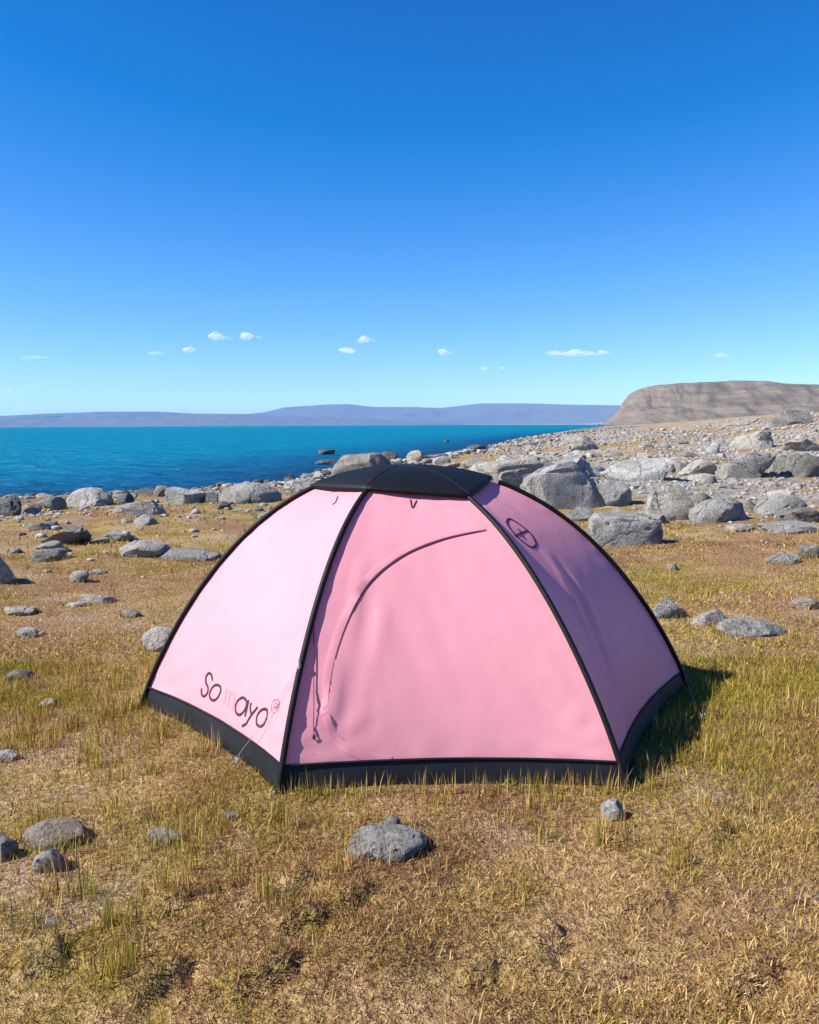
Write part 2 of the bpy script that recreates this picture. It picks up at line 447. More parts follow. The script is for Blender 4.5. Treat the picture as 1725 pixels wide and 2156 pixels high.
head_mat = hill_material('headland_scree', (0.175, 0.142, 0.107), (0.30, 0.25, 0.195), 7.0)
def build_headland():
    dist = 1750.0
    pts = [(1258, 896), (1270, 889), (1284, 878), (1298, 866), (1310, 846), (1322, 829), (1342, 819), (1378, 811), (1430, 806), (1500, 803), (1540, 800), (1610, 802), (1640, 806), (1680, 808), (1760, 811), (1950, 818), (2300, 826), (2800, 845)]
    px = np.concatenate([np.linspace(1258, 1420, 130, endpoint=False), np.linspace(1420, 2800, 260)])
    top = interp_profile(pts, px)
    xs = (px - CX) / F_PX * dist
    hh = np.maximum((898.7 - (px + 6.4) * 0.00524 - top) / F_PX * dist, 0)
    v = np.linspace(0, 1, 70)
    Vv, Xx = np.meshgrid(v, xs, indexing='ij'); Hh = np.broadcast_to(hh, Vv.shape)
    prof = np.interp(Vv, [0, 0.05, 0.30, 0.46, 0.50, 0.56, 1.0], [0, 0.04, 0.42, 0.78, 0.94, 1.0, 0.97])
    Y = dist - 330 + Vv * 600 + 40 * fbm(Xx / 90, Vv * 3, 41, 4)
    face = np.sin(np.pi * np.clip(Vv / 0.56, 0, 1))
    Xx = Xx + np.maximum(Y - dist, 0) * 0.25 + np.minimum(Y - dist, 0) * 0.10
    Z = WATER_Z - 1.5 + (Hh + 2.6) * prof + face * Hh * (0.16 * fbm(Xx / 45, Vv * 9, 44, 4) - 0.10 * np.abs(vnoise(Xx / 30, Vv * 2, 47)))
    led = Z / 7.0 + 0.5 * fbm(Xx / 120, Vv * 2, 57, 2)
    Z = Z + face * 1.7 * (np.abs(led - np.round(led)) * 2 - 0.5)
    Z = Z + 1.8 * fbm(Xx / 8, Vv * 60, 51, 2) * smooth01(Vv / 0.3)
    me = mesh_np('headland', np.stack([Xx, Y, Z], -1).reshape(-1, 3), grid_faces(len(v), len(xs)), True)
    tag(link('headland', me, head_mat), 'tan flat topped headland ending in a bluff at the lake', kind='structure')
build_headland()

# ------------------------------------------------------------------ tent
TH, TP, TQ = 1.175, 2.3, 0.85
def g2(px, py):
    d = np.array(ray_dir(px, py)); t = -CAM_H / d[2]
    return np.array([d[0] * t, d[1] * t])
cFL, cFR, cL, cR = g2(588, 1684), g2(1320, 1676), g2(300, 1497), g2(1449, 1462)
cBL = cL + (cR - cFR); cBR = cR + (cL - cFL)
CORNERS = [cFL, cFR, cR, cBR, cBL, cL]                 # anticlockwise from the front left
POWER = [2.5, 2.05, 2.3, 2.3, 2.3, 2.3]

def ridge(i, r):
    """point on pole i at share r of the way from the apex (0) to the ground (1)"""
    r = np.asarray(r, float)
    c = CORNERS[i % 6]
    xy = TENT_C[None] * (1 - r[:, None]) + c[None] * r[:, None]
    z = TH * np.maximum(1 - r ** POWER[i % 6], 0) ** TQ
    return np.concatenate([xy, z[:, None]], 1)

def r_of_z(i, z):
    return (1 - (z / TH) ** (1 / TQ)) ** (1 / POWER[i % 6])

SKIRT_Z, CAP_R = 0.115, 0.37
tent = bpy.data.objects.new('dome_tent', None)
COL.objects.link(tent)
tent.location = (TENT_C[0], TENT_C[1], 0)
tag(tent, 'pink and black hexagonal dome tent pitched on dry grass', 'tent')
T_OFF = np.array([TENT_C[0], TENT_C[1], 0.0])

def tent_part(name, V, Fc, mat, parent=None, smooth=True):
    V = np.asarray(V, float) - T_OFF
    return link(name, mesh_np(name, V, Fc, smooth), mat, parent or tent)

def panel_points(i, za, rb, nv=56, nt=34, sag0=0.05, off=0.0):
    """fabric between pole i and pole i+1 from height za up to radius rb"""
    v = np.linspace(0, 1, nv)
    def side(k):
        r0 = r_of_z(k, za) if za > 0 else 1.0
        u = 1 - (1 - v) ** 1.0
        r = rb + (r0 - rb) * (1 - u ** 1.25)
        return ridge(k, r)
    A, B = side(i), side(i + 1)
    t = np.linspace(0, 1, nt)
    P = A[:, None] * (1 - t[None, :, None]) + B[:, None] * t[None, :, None]
    e = CORNERS[(i + 1) % 6] - CORNERS[i % 6]
    n = np.array([-e[1], e[0]]); n /= np.linalg.norm(n)          # inward
    s = sag0 * (1 - 0.45 * np.sin(np.pi * v)) * (1 - v) ** 0.6
    par = 4 * t * (1 - t)
    P[:, :, :2] += (s[:, None] * par[None])[..., None] * n
    return P, v, t, n

panels = []
bvh = []
for i in range(6):
    P, v, t, n = panel_points(i, SKIRT_Z, CAP_R - 0.08)
    Vv, Tt = np.meshgrid(v, t, indexing='ij')
    # tension folds in the cloth
    w = 0.0035 * fbm(Vv * 5 + i * 7, Tt * 5, 60 + i, 3) + 0.0022 * fbm(Vv * 4 + i, Tt * 16 + Vv * 5, 64 + i, 2)
    for tt in (Tt, 1 - Tt):                       # creases fanning out of the pegged corners
        rho = np.hypot(tt * 1.25, Vv); th = np.arctan2(Vv, tt * 1.25 + 1e-6)
        w = w + 0.0042 * np.sin(th * 17 + 4 * vnoise(th * 3, rho * 2, 66 + i)) * np.exp(-((rho - 0.12) / 0.16) ** 2) * smooth01(rho / 0.05)
        w = w + 0.003 * np.sin(Vv * 60 + 6 * fbm(Vv * 6, tt * 3, 68 + i, 2)) * np.exp(-(tt / 0.07) ** 2) * smooth01(Vv / 0.1) * (0.4 + 1.2 * vnoise(Vv * 8, tt, 69 + i))
    hem = np.exp(-((Vv - 0.035) / 0.03) ** 2)
    w = w + 0.0055 * hem * np.sin(Tt * 46 + 5 * fbm(Tt * 6, Vv * 3, 70 + i, 2)) * (0.4 + vnoise(Tt * 9, Vv, 72 + i))
    for (tc, sl, v0, v1, amp, wid) in ([(0.10, 0.10, 0.0, 0.62, 0.006, 0.012), (0.145, 0.16, 0.0, 0.55, -0.006, 0.012), (0.185, 0.22, 0.05, 0.5, 0.005, 0.012), (0.23, 0.05, 0.02, 0.30, -0.004, 0.02)] if i == 0 else
                                       [(0.12, 0.42, 0.02, 0.62, 0.009, 0.020), (0.17, 0.50, 0.04, 0.60, -0.010, 0.020), (0.23, 0.52, 0.05, 0.52, 0.008, 0.018), (0.30, 0.45, 0.06, 0.40, -0.005, 0.018)] if i == 1 else
                                       [(0.3, 0.1, 0.0, 0.3, 0.003, 0.03)]):
        env = smooth01((Vv - v0) / 0.08) * smooth01((v1 - Vv) / 0.12)
        w = w + amp * env * np.exp(-((Tt - tc - sl * Vv + 0.02 * vnoise(Vv * 4, Tt, 80)) / wid) ** 2)
    w = w * np.minimum(1, np.minimum(Tt, 1 - Tt) / 0.05)
    P[:, :, :2] += -w[..., None] * n
    P[:, :, 2] += 0.5 * w
    Fc = grid_faces(len(v), len(t))
    o = tent_part('fly_panel', P.reshape(-1, 3), Fc, M_PINK)
    panels.append(o)
    bvh.append(BVHTree.FromPolygons([tuple(q) for q in P.reshape(-1, 3)], [tuple(f) for f in Fc.tolist()]))
panels[5]['label'] = 'brightly sunlit left panel carrying the printed lettering'
panels[0]['label'] = 'front door panel with the curved zip'
panels[1]['label'] = 'shaded purple pink right panel with a round emblem'

# skirts of groundsheet cloth
for i in range(6):
    vv = np.linspace(0, 1, 10); t = np.linspace(0, 1, 60)
    zs = SKIRT_Z + 0.004 - vv * (SKIRT_Z + 0.012)
    rows = []
    e = CORNERS[(i + 1) % 6] - CORNERS[i % 6]; n = np.array([-e[1], e[0]]); n /= np.linalg.norm(n)
    for q, z in zip(vv, zs):
        A = ridge(i, np.array([r_of_z(i, max(z, 0.0))]))[0]; B = ridge(i + 1, np.array([r_of_z(i + 1, max(z, 0.0))]))[0]
        A[2] = B[2] = z
        row = A[None] * (1 - t[:, None]) + B[None] * t[:, None]
        par = 4 * t * (1 - t)
        s = 0.05 * par - 0.003
        fold = 0.010 * fbm(t * 9 + i * 5, np.full_like(t, q * 1.5), 90 + i, 3) * np.minimum(1, np.minimum(t, 1 - t) / 0.06) * (0.3 + q)
        row[:, :2] += (s - fold)[:, None] * n
        rows.append(row)
    tent_part('skirt', np.array(rows).reshape(-1, 3), grid_faces(10, 60), M_SKIRT)
    # binding along the seam between panel and skirt
    row = rows[0].copy(); row[:, :2] -= 0.004 * n
    V, Fc = tube(row, 0.0055, 6)
    tent_part('seam_binding', V, Fc, M_BLACK)

# pole sleeves along the six ridges
for i in range(6):
    r = np.linspace(1.0, CAP_R - 0.05, 60) ** 1.0
    r = np.concatenate([1 - (np.linspace(0, 1, 40) ** 1.7) * (1 - (CAP_R - 0.05))])
    P = ridge(i, r)
    c = CORNERS[i] - TENT_C; out = np.array([c[0], c[1], 0]) / np.linalg.norm(c)
    T = np.gradient(P, axis=0); T /= np.linalg.norm(T, axis=1)[:, None]
    side = np.array([-out[1], out[0], 0]); nrm = np.cross(side[None], T); nrm *= np.sign((nrm @ out)[:, None] + 1e-6)
    a = np.linspace(0, 2 * np.pi, 14, endpoint=False)
    wd, hg = 0.0125, 0.011
    V = P[:, None] + wd * np.cos(a)[None, :, None] * side[None, None] + hg * np.sin(a)[None, :, None] * nrm[:, None] + 0.010 * nrm[:, None]
    sl = tent_part('pole_sleeve', V.reshape(-1, 3), grid_faces(len(r), 14, True), M_BLACK)
    tip = P[0] + out * 0.004
    Vt, Ft = tube([tip + np.array([0, 0, 0.05]), tip + out * 0.006, tip + out * 0.012 - np.array([0, 0, 0.035])], [0.007, 0.006, 0.004], 8)
    tent_part('pole_tip', Vt, Ft, M_METAL, sl)

CAPK = [0.98, 0.95, 0.80, 0.90, 0.95, 0.96]
# vent cap: one sheet over the apex with a turned-down rim
rr = np.concatenate([np.linspace(0.0, 1, 16), [1.0, 0.985]])
rows = []
for q, k in enumerate(rr):
    row = []
    for i in range(6):
        for t in np.linspace(0, 1, 14, endpoint=False):
            rc = CAP_R * k
            A = ridge(i, np.array([rc * CAPK[i]]))[0]; B = ridge(i + 1, np.array([rc * CAPK[(i + 1) % 6]]))[0]
            p = A * (1 - t) + B * t
            p[2] += 0.024 + 0.010 * k * 4 * t * (1 - t) * 0 - 0.020 * k * 4 * t * (1 - t) * 0.3
            d = p[:2] - TENT_C
            p[:2] += d / (np.linalg.norm(d) + 1e-9) * (0.007 * k + 0.010 * k * 4 * t * (1 - t))
            p[2] += 0.009 * 4 * t * (1 - t) * math.sin(math.pi * min(k, 1.0) * 0.8)
            if q >= 16: p[2] -= 0.012 * (q - 15) * 0.8
            row.append(p)
    rows.append(row)
cap = tent_part('vent_cap', np.array(rows).reshape(-1, 3), grid_faces(len(rr), 84, True), M_BLACK)
for i in range(6):
    P = ridge(i, np.linspace(0.03, CAP_R * CAPK[i], 14)); P[:, 2] += 0.0245
    c = CORNERS[i] - TENT_C; P[:, :2] += c / np.linalg.norm(c) * 0.006
    V, Fc = tube(P, 0.0018, 6)
    tent_part('cap_seam', V, Fc, M_BLACK, cap)

def on_panel(i, pts):
    """points of panel i (and its outward normals) seen at photo pixels"""
    out, nor = [], []
    org = Vector((0, 0, CAM_H))
    for (px, py) in pts:
        d = ray_dir(px, py)
        h = bvh[i].ray_cast(org, d)
        if h[0] is None: continue
        nn = h[1] if h[1].dot(d) < 0 else -h[1]
        out.append(h[0]); nor.append(nn)
    return np.array(out), np.array(nor)

def resample(pts, n, closed=False):
    P = np.array(pts + ([pts[0]] if closed else []), float)
    m = len(P)
    # Catmull-Rom
    out = []
    per = max(2, n // (m - 1))
    for k in range(m - 1):
        p0 = P[k - 1] if k > 0 else (P[-2] if closed else P[k]); p1, p2 = P[k], P[k + 1]
        p3 = P[k + 2] if k + 2 < m else (P[1] if closed else P[k + 1])
        for t in np.linspace(0, 1, per, endpoint=False):
            out.append(0.5 * (2 * p1 + (p2 - p0) * t + (2 * p0 - 5 * p1 + 4 * p2 - p3) * t * t + (3 * p1 - p0 - 3 * p2 + p3) * t ** 3))
    out.append(P[-1])
    return [tuple(q) for q in out]

def ribbon(i, pts, width, lift, name, mat, parent, thick=0.0, n=48, closed=False, smooth_path=True):
    """a flat strip lying on panel i along a path"""
    pp = resample(pts, n, closed) if smooth_path else [tuple(a) for a in pts]
    P, Nn = on_panel(i, pp)
    T = np.gradient(P, axis=0); T /= np.linalg.norm(T, axis=1)[:, None] + 1e-9
    S = np.cross(Nn, T); S /= np.linalg.norm(S, axis=1)[:, None] + 1e-9
    w = np.broadcast_to(np.asarray(width, float), (len(P),))[:, None]
    top = P + Nn * lift
    prof = [P - S * w / 2 + Nn * 0.0012, top - S * w / 2 * 0.8, top + S * w / 2 * 0.8, P + S * w / 2 + Nn * 0.0012]
    V = np.stack(prof, 1).reshape(-1, 3)
    Fc = grid_faces(len(P), 4)
    return tent_part(name, V, Fc, mat, parent, False)

# lettering on the left panel, traced as pen strokes
def zl(pts): return [((520 + x / 5.39) / 1.3043, (1800 + y / 5.39) / 1.3043) for x, y in pts]
LW = 0.0125
ribbon(5, zl([(345, 372), (330, 290), (290, 262), (250, 320), (250, 405), (278, 470), (272, 550), (225, 605), (185, 570), (183, 485)]), LW, 0.0022, 'letter_s', M_PRINT, panels[5], n=60)
ribbon(5, zl([(400, 435), (462, 465), (462, 540), (425, 620), (370, 665), (318, 640), (302, 570), (340, 480)]), LW, 0.0022, 'letter_o', M_PRINT, panels[5], n=64, closed=True)
ribbon(5, zl([(520, 700), (545, 500), (560, 510), (590, 590), (570, 760)]), LW, 0.0016, 'letter_m', M_FAINT, panels[5], n=40)
ribbon(5, zl([(575, 700), (610, 560), (660, 560), (665, 640), (640, 820)]), LW, 0.0016, 'letter_m', M_FAINT, panels[5], n=40)
ribbon(5, zl([(800, 625), (850, 680), (842, 760), (800, 840), (735, 880), (690, 830), (692, 730), (735, 655)]), LW, 0.0022, 'letter_a', M_PRINT, panels[5], n=64, closed=True)
ribbon(5, zl([(880, 660), (862, 760), (826, 905)]), LW, 0.0026, 'letter_a', M_PRINT, panels[5], n=16)
ribbon(5, zl([(918, 700), (905, 790), (925, 880)]), LW, 0.0022, 'letter_y', M_PRINT, panels[5], n=16)
ribbon(5, zl([(1015, 765), (935, 865), (880, 950), (845, 1010), (785, 1045)]), LW, 0.0026, 'letter_y', M_PRINT, panels[5], n=32)
ribbon(5, zl([(1090, 800), (1150, 805), (1155, 890), (1125, 990), (1065, 1050), (1005, 1020), (1000, 930), (1030, 850)]), LW, 0.0022, 'letter_o', M_PRINT, panels[5], n=64, closed=True)
ribbon(5, zl([(1290, 650), (1330, 690), (1325, 770), (1285, 840), (1235, 840), (1215, 770), (1240, 690)]), 0.006, 0.0022, 'registered_mark', M_MARK, panels[5], n=56, closed=True)
ribbon(5, zl([(1255, 800), (1270, 715), (1300, 720), (1298, 755), (1265, 765)]), 0.005, 0.0022, 'registered_mark', M_MARK, panels[5], n=20)
ribbon(5, zl([(1275, 762), (1290, 805)]), 0.005, 0.0026, 'registered_mark', M_MARK, panels[5], n=6)

# round emblem on the right panel
def zr(pts): return [((1340 + x / 9.583) / 1.3043, (1380 + y / 9.583) / 1.3043) for x, y in pts]
ribbon(1, zr([(560, 432), (700, 490), (860, 600), (1030, 730), (1150, 860), (1240, 1010), (1265, 1120), (1180, 1185), (1050, 1130), (930, 1040), (790, 930), (650, 770), (550, 640), (500, 520)]), 0.012, 0.0022, 'emblem_ring', M_PRINT, panels[1], n=90, closed=True)
ribbon(1, zr([(690, 880), (780, 850), (890, 800), (1040, 735)]), 0.010, 0.0024, 'emblem_bar', M_PRINT, panels[1], n=12)
ribbon(1, zr([(790, 690), (850, 770), (890, 850), (960, 960)]), 0.008, 0.0028, 'emblem_bar', M_PRINT, panels[1], n=12)

# door zip with flap shade painted into it, its rain flap and the pull cord
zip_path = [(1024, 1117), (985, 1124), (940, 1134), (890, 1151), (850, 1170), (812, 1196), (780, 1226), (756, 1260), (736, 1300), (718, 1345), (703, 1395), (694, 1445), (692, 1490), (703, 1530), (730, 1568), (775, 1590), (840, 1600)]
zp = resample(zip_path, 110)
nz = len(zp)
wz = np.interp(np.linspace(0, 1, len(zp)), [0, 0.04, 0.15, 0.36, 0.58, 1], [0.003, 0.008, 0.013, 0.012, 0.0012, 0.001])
ribbon(0, zp[:int(nz * 0.62)], wz[:int(nz * 0.62)], 0.003, 'door_zip_and_shade', M_PLUM, panels[0], smooth_path=False)  # dark upper stretch is the rain flap's shadow put in as colour
flap = [(x - 9 * math.cos(a), y - 9 * math.sin(a)) for (x, y), a in zip(zp, np.linspace(1.3, -0.3, nz))]
ribbon(0, flap, 0.034, 0.0017, 'rain_flap', M_PINK, panels[0], smooth_path=False)
Pc, Nc = on_panel(0, [(661, 1312 + k * 24.0) for k in range(11)])
V, Fc = tube(Pc + Nc * 0.006, 0.0018, 5)
pull = tent_part('pull_cord', V, Fc, M_PLUM)
bmz = bmesh.new()
bmesh.ops.create_cube(bmz, size=1.0)
bmesh.ops.scale(bmz, vec=(0.012, 0.008, 0.018), verts=bmz.verts)
bmesh.ops.bevel(bmz, geom=bmz.edges[:], offset=0.002, segments=2, affect='EDGES')
me = bpy.data.meshes.new('zip_toggle'); bmz.to_mesh(me); bmz.free()
tg = link('zip_toggle', me, M_PLUM, pull)
tg.location = Vector(Pc[-1] + Nc[-1] * 0.008 - T_OFF)

# short ties under the cap rim
for (i, pts) in ((0, [(864, 1052), (868, 1070), (877, 1054)]), (5, [(712, 1046), (707, 1058), (700, 1063)])):
    ribbon(i, pts, 0.0045, 0.004, 'cap_tie', M_PLUM, cap, n=10)

# guy lines with their tabs and pegs
def peg_at(p, parent, lean):
    V, Fc = tube([p + np.array([0, 0, -0.03]), p + np.array([lean * 0.3, 0, 0.035]), p + np.array([lean, 0, 0.045]), p + np.array([lean * 1.2, 0, 0.03])], [0.003] * 4, 6)
    return tent_part('peg', V, Fc, M_METAL, parent)
def guy(p0, ground_px, sag=0.01, lean=0.015):
    q = ground_at(*ground_px)[0] + np.array([0, 0, 0.03])
    s = np.linspace(0, 1, 14)[:, None]
    P = p0 * (1 - s) + q * s
    P[:, 2] -= (sag * 4 * s * (1 - s))[:, 0]
    V, Fc = tube(P, 0.0010, 5)
    o = tent_part('guy_line', V, Fc, M_CORD)
    peg_at(q - np.array([0, 0, 0.03]), o, lean)
    return o
def out_of(i, d):
    c = CORNERS[i] - TENT_C; c = c / np.linalg.norm(c); return np.array([c[0] * d, c[1] * d, d * 0.5])
rgs = np.linspace(0.3, 1.0, 200)
def ridge_near(i, px, py):
    P = ridge(i, rgs); x, y, _ = project(P); return P[np.argmin((x - px) ** 2 + (y - py) ** 2)]
a0 = ridge_near(0, 632, 1405) + out_of(0, 0.016)
gl = guy(a0, (497, 1612))
V, Fc = tube([a0 + np.array([0, 0, 0.024]), a0, a0 - np.array([0.002, 0, 0.022])], [0.006, 0.008, 0.006], 6)
tent_part('guy_tab', V, Fc, M_CORD, gl)
a1 = ridge_near(2, 1425, 1420) + out_of(2, 0.014)
gl = guy(a1, (1476, 1520))
V, Fc = tube([a1 + np.array([0, 0, 0.02]), a1, a1 - np.array([0, 0, 0.015])], [0.004, 0.005, 0.004], 6)
tent_part('guy_tab', V, Fc, M_CORD, gl)
Pm, Nm = on_panel(1, [(1347, 1514)])
if len(Pm):
    gl = guy(Pm[0] + Nm[0] * 0.008, (1420, 1600))
    V, Fc = tube([Pm[0] + Nm[0] * 0.004 + np.array([0, 0, 0.008]), Pm[0] + Nm[0] * 0.012, Pm[0] + Nm[0] * 0.006 - np.array([0, 0, 0.008])], [0.005, 0.006, 0.005], 6)
    tent_part('guy_tab', V, Fc, M_CORD, gl)

# ------------------------------------------------------------------ rocks
def ico(sub):
    bm = bmesh.new(); bmesh.ops.create_icosphere(bm, subdivisions=sub, radius=1.0)
    V = np.array([v.co[:] for v in bm.verts]); Fc = np.array([[v.index for v in f.verts] for f in bm.faces]); bm.free()
    return V, Fc
ICO = {s: ico(s) for s in (1, 2, 3, 4)}

def rock_shape(seed, sub, cuts=11, rough=0.05, boxy=0.5, near=0.52):
    """unit boulder: a ball cut by random planes and roughened; x and y in -0.5..0.5, z in -0.65..1"""
    rs = np.random.RandomState(seed)
    V, Fc = ICO[sub]; V = V.copy()
    # lift towards a block so that the faces meet at edges
    V = np.sign(V) * np.abs(V) ** (1 - 0.35 * boxy)
    for k in range(cuts):
        n = rs.normal(size=3); n[2] *= 0.7; n /= np.linalg.norm(n)
        d = rs.uniform(near, 0.92)
        over = V @ n - d
        V = V - np.where(over > 0, over, 0)[:, None] * n * rs.uniform(0.85, 1.0)
    o = rs.randint(0, 200)
    if rough > 0:
        f = 2.2
        nz = fbm(V[:, 0] * f + V[:, 2] * 1.7, V[:, 1] * f - V[:, 2] * 1.3, o, 4)
        V = V * (1 + rough * 2.2 * nz)[:, None]
        # cracks and bedding steps
        cr = np.abs(fbm(V[:, 0] * 1.6 + V[:, 2] * 0.9 + o, V[:, 1] * 1.6 + V[:, 2] * 1.9, o + 40, 3))
        V = V * (1 - rough * 1.3 * np.exp(-(cr / 0.035) ** 2))[:, None]
        st_ = V[:, 2] * 5 + 1.2 * V[:, 0] * rs.uniform(-1, 1) + 1.5 * nz
        V[:, :2] *= (1 + rough * 0.8 * (np.abs(st_ - np.round(st_)) * 2 - 0.5))[:, None]
    lo, hi = V.min(0), V.max(0)
    V = (V - lo) / (hi - lo)
    V[:, :2] -= 0.5
    V[:, 2] = V[:, 2] * 1.65 - 0.65
    return V, Fc

def rock_mesh(seed, sub, cuts=11, rough=0.05, boxy=0.5, near=0.52):
    V, Fc = rock_shape(seed, sub, cuts, rough, boxy, near)
    me = mesh_np('rock', V, Fc, True)
    me.set_sharp_from_angle(angle=R(34))
    return me

ROCKS = []   # footprints (x, y, radius) to keep the grass out
def put_rock(name, me, mat, px, py, w, h, deep=0.8, yaw=0.0, tilt=0.0, label=None, group=None, cat='rock', sink=0.0, floor=None):
    """a rock whose front foot stands at a photo pixel; w and h in photo pixels become metres at that distance"""
    hit = ground_at(px, py, floor)
    if hit is None: return None
    p, t = hit
    wm = w * t / F_PX; hm = h * t / F_PX * 1.04
    dm = wm * deep
    dip = math.asin(min(0.9, max(0.0, (CAM_H - p[2]) / (t * 1.0))))
    hm = max((hm - 0.42 * dm * math.sin(dip)) / math.cos(dip), 0.45 * hm)
    d = np.array([p[0], p[1]]); d /= np.linalg.norm(d)
    c = p[:2] + d * dm * 0.42
    z = float(terrain(c[0], c[1]))
    if floor is not None: z = max(z, floor - 0.05)
    me2 = me if me.materials and me.materials[0] == mat else me.copy()
    me2.materials.clear(); me2.materials.append(mat)
    o = bpy.data.objects.new(name, me2); COL.objects.link(o)
    drop = max(0.0, z - p[2])
    o.location = (c[0], c[1], z - hm * sink)
    o.scale = (wm, dm, max(hm - drop * 0.6, hm * 0.5))
    o.rotation_euler = (0, tilt, yaw)
    tag(o, label, cat, group)
    ROCKS.append((c[0], c[1], max(wm, dm) * 0.5))
    return o

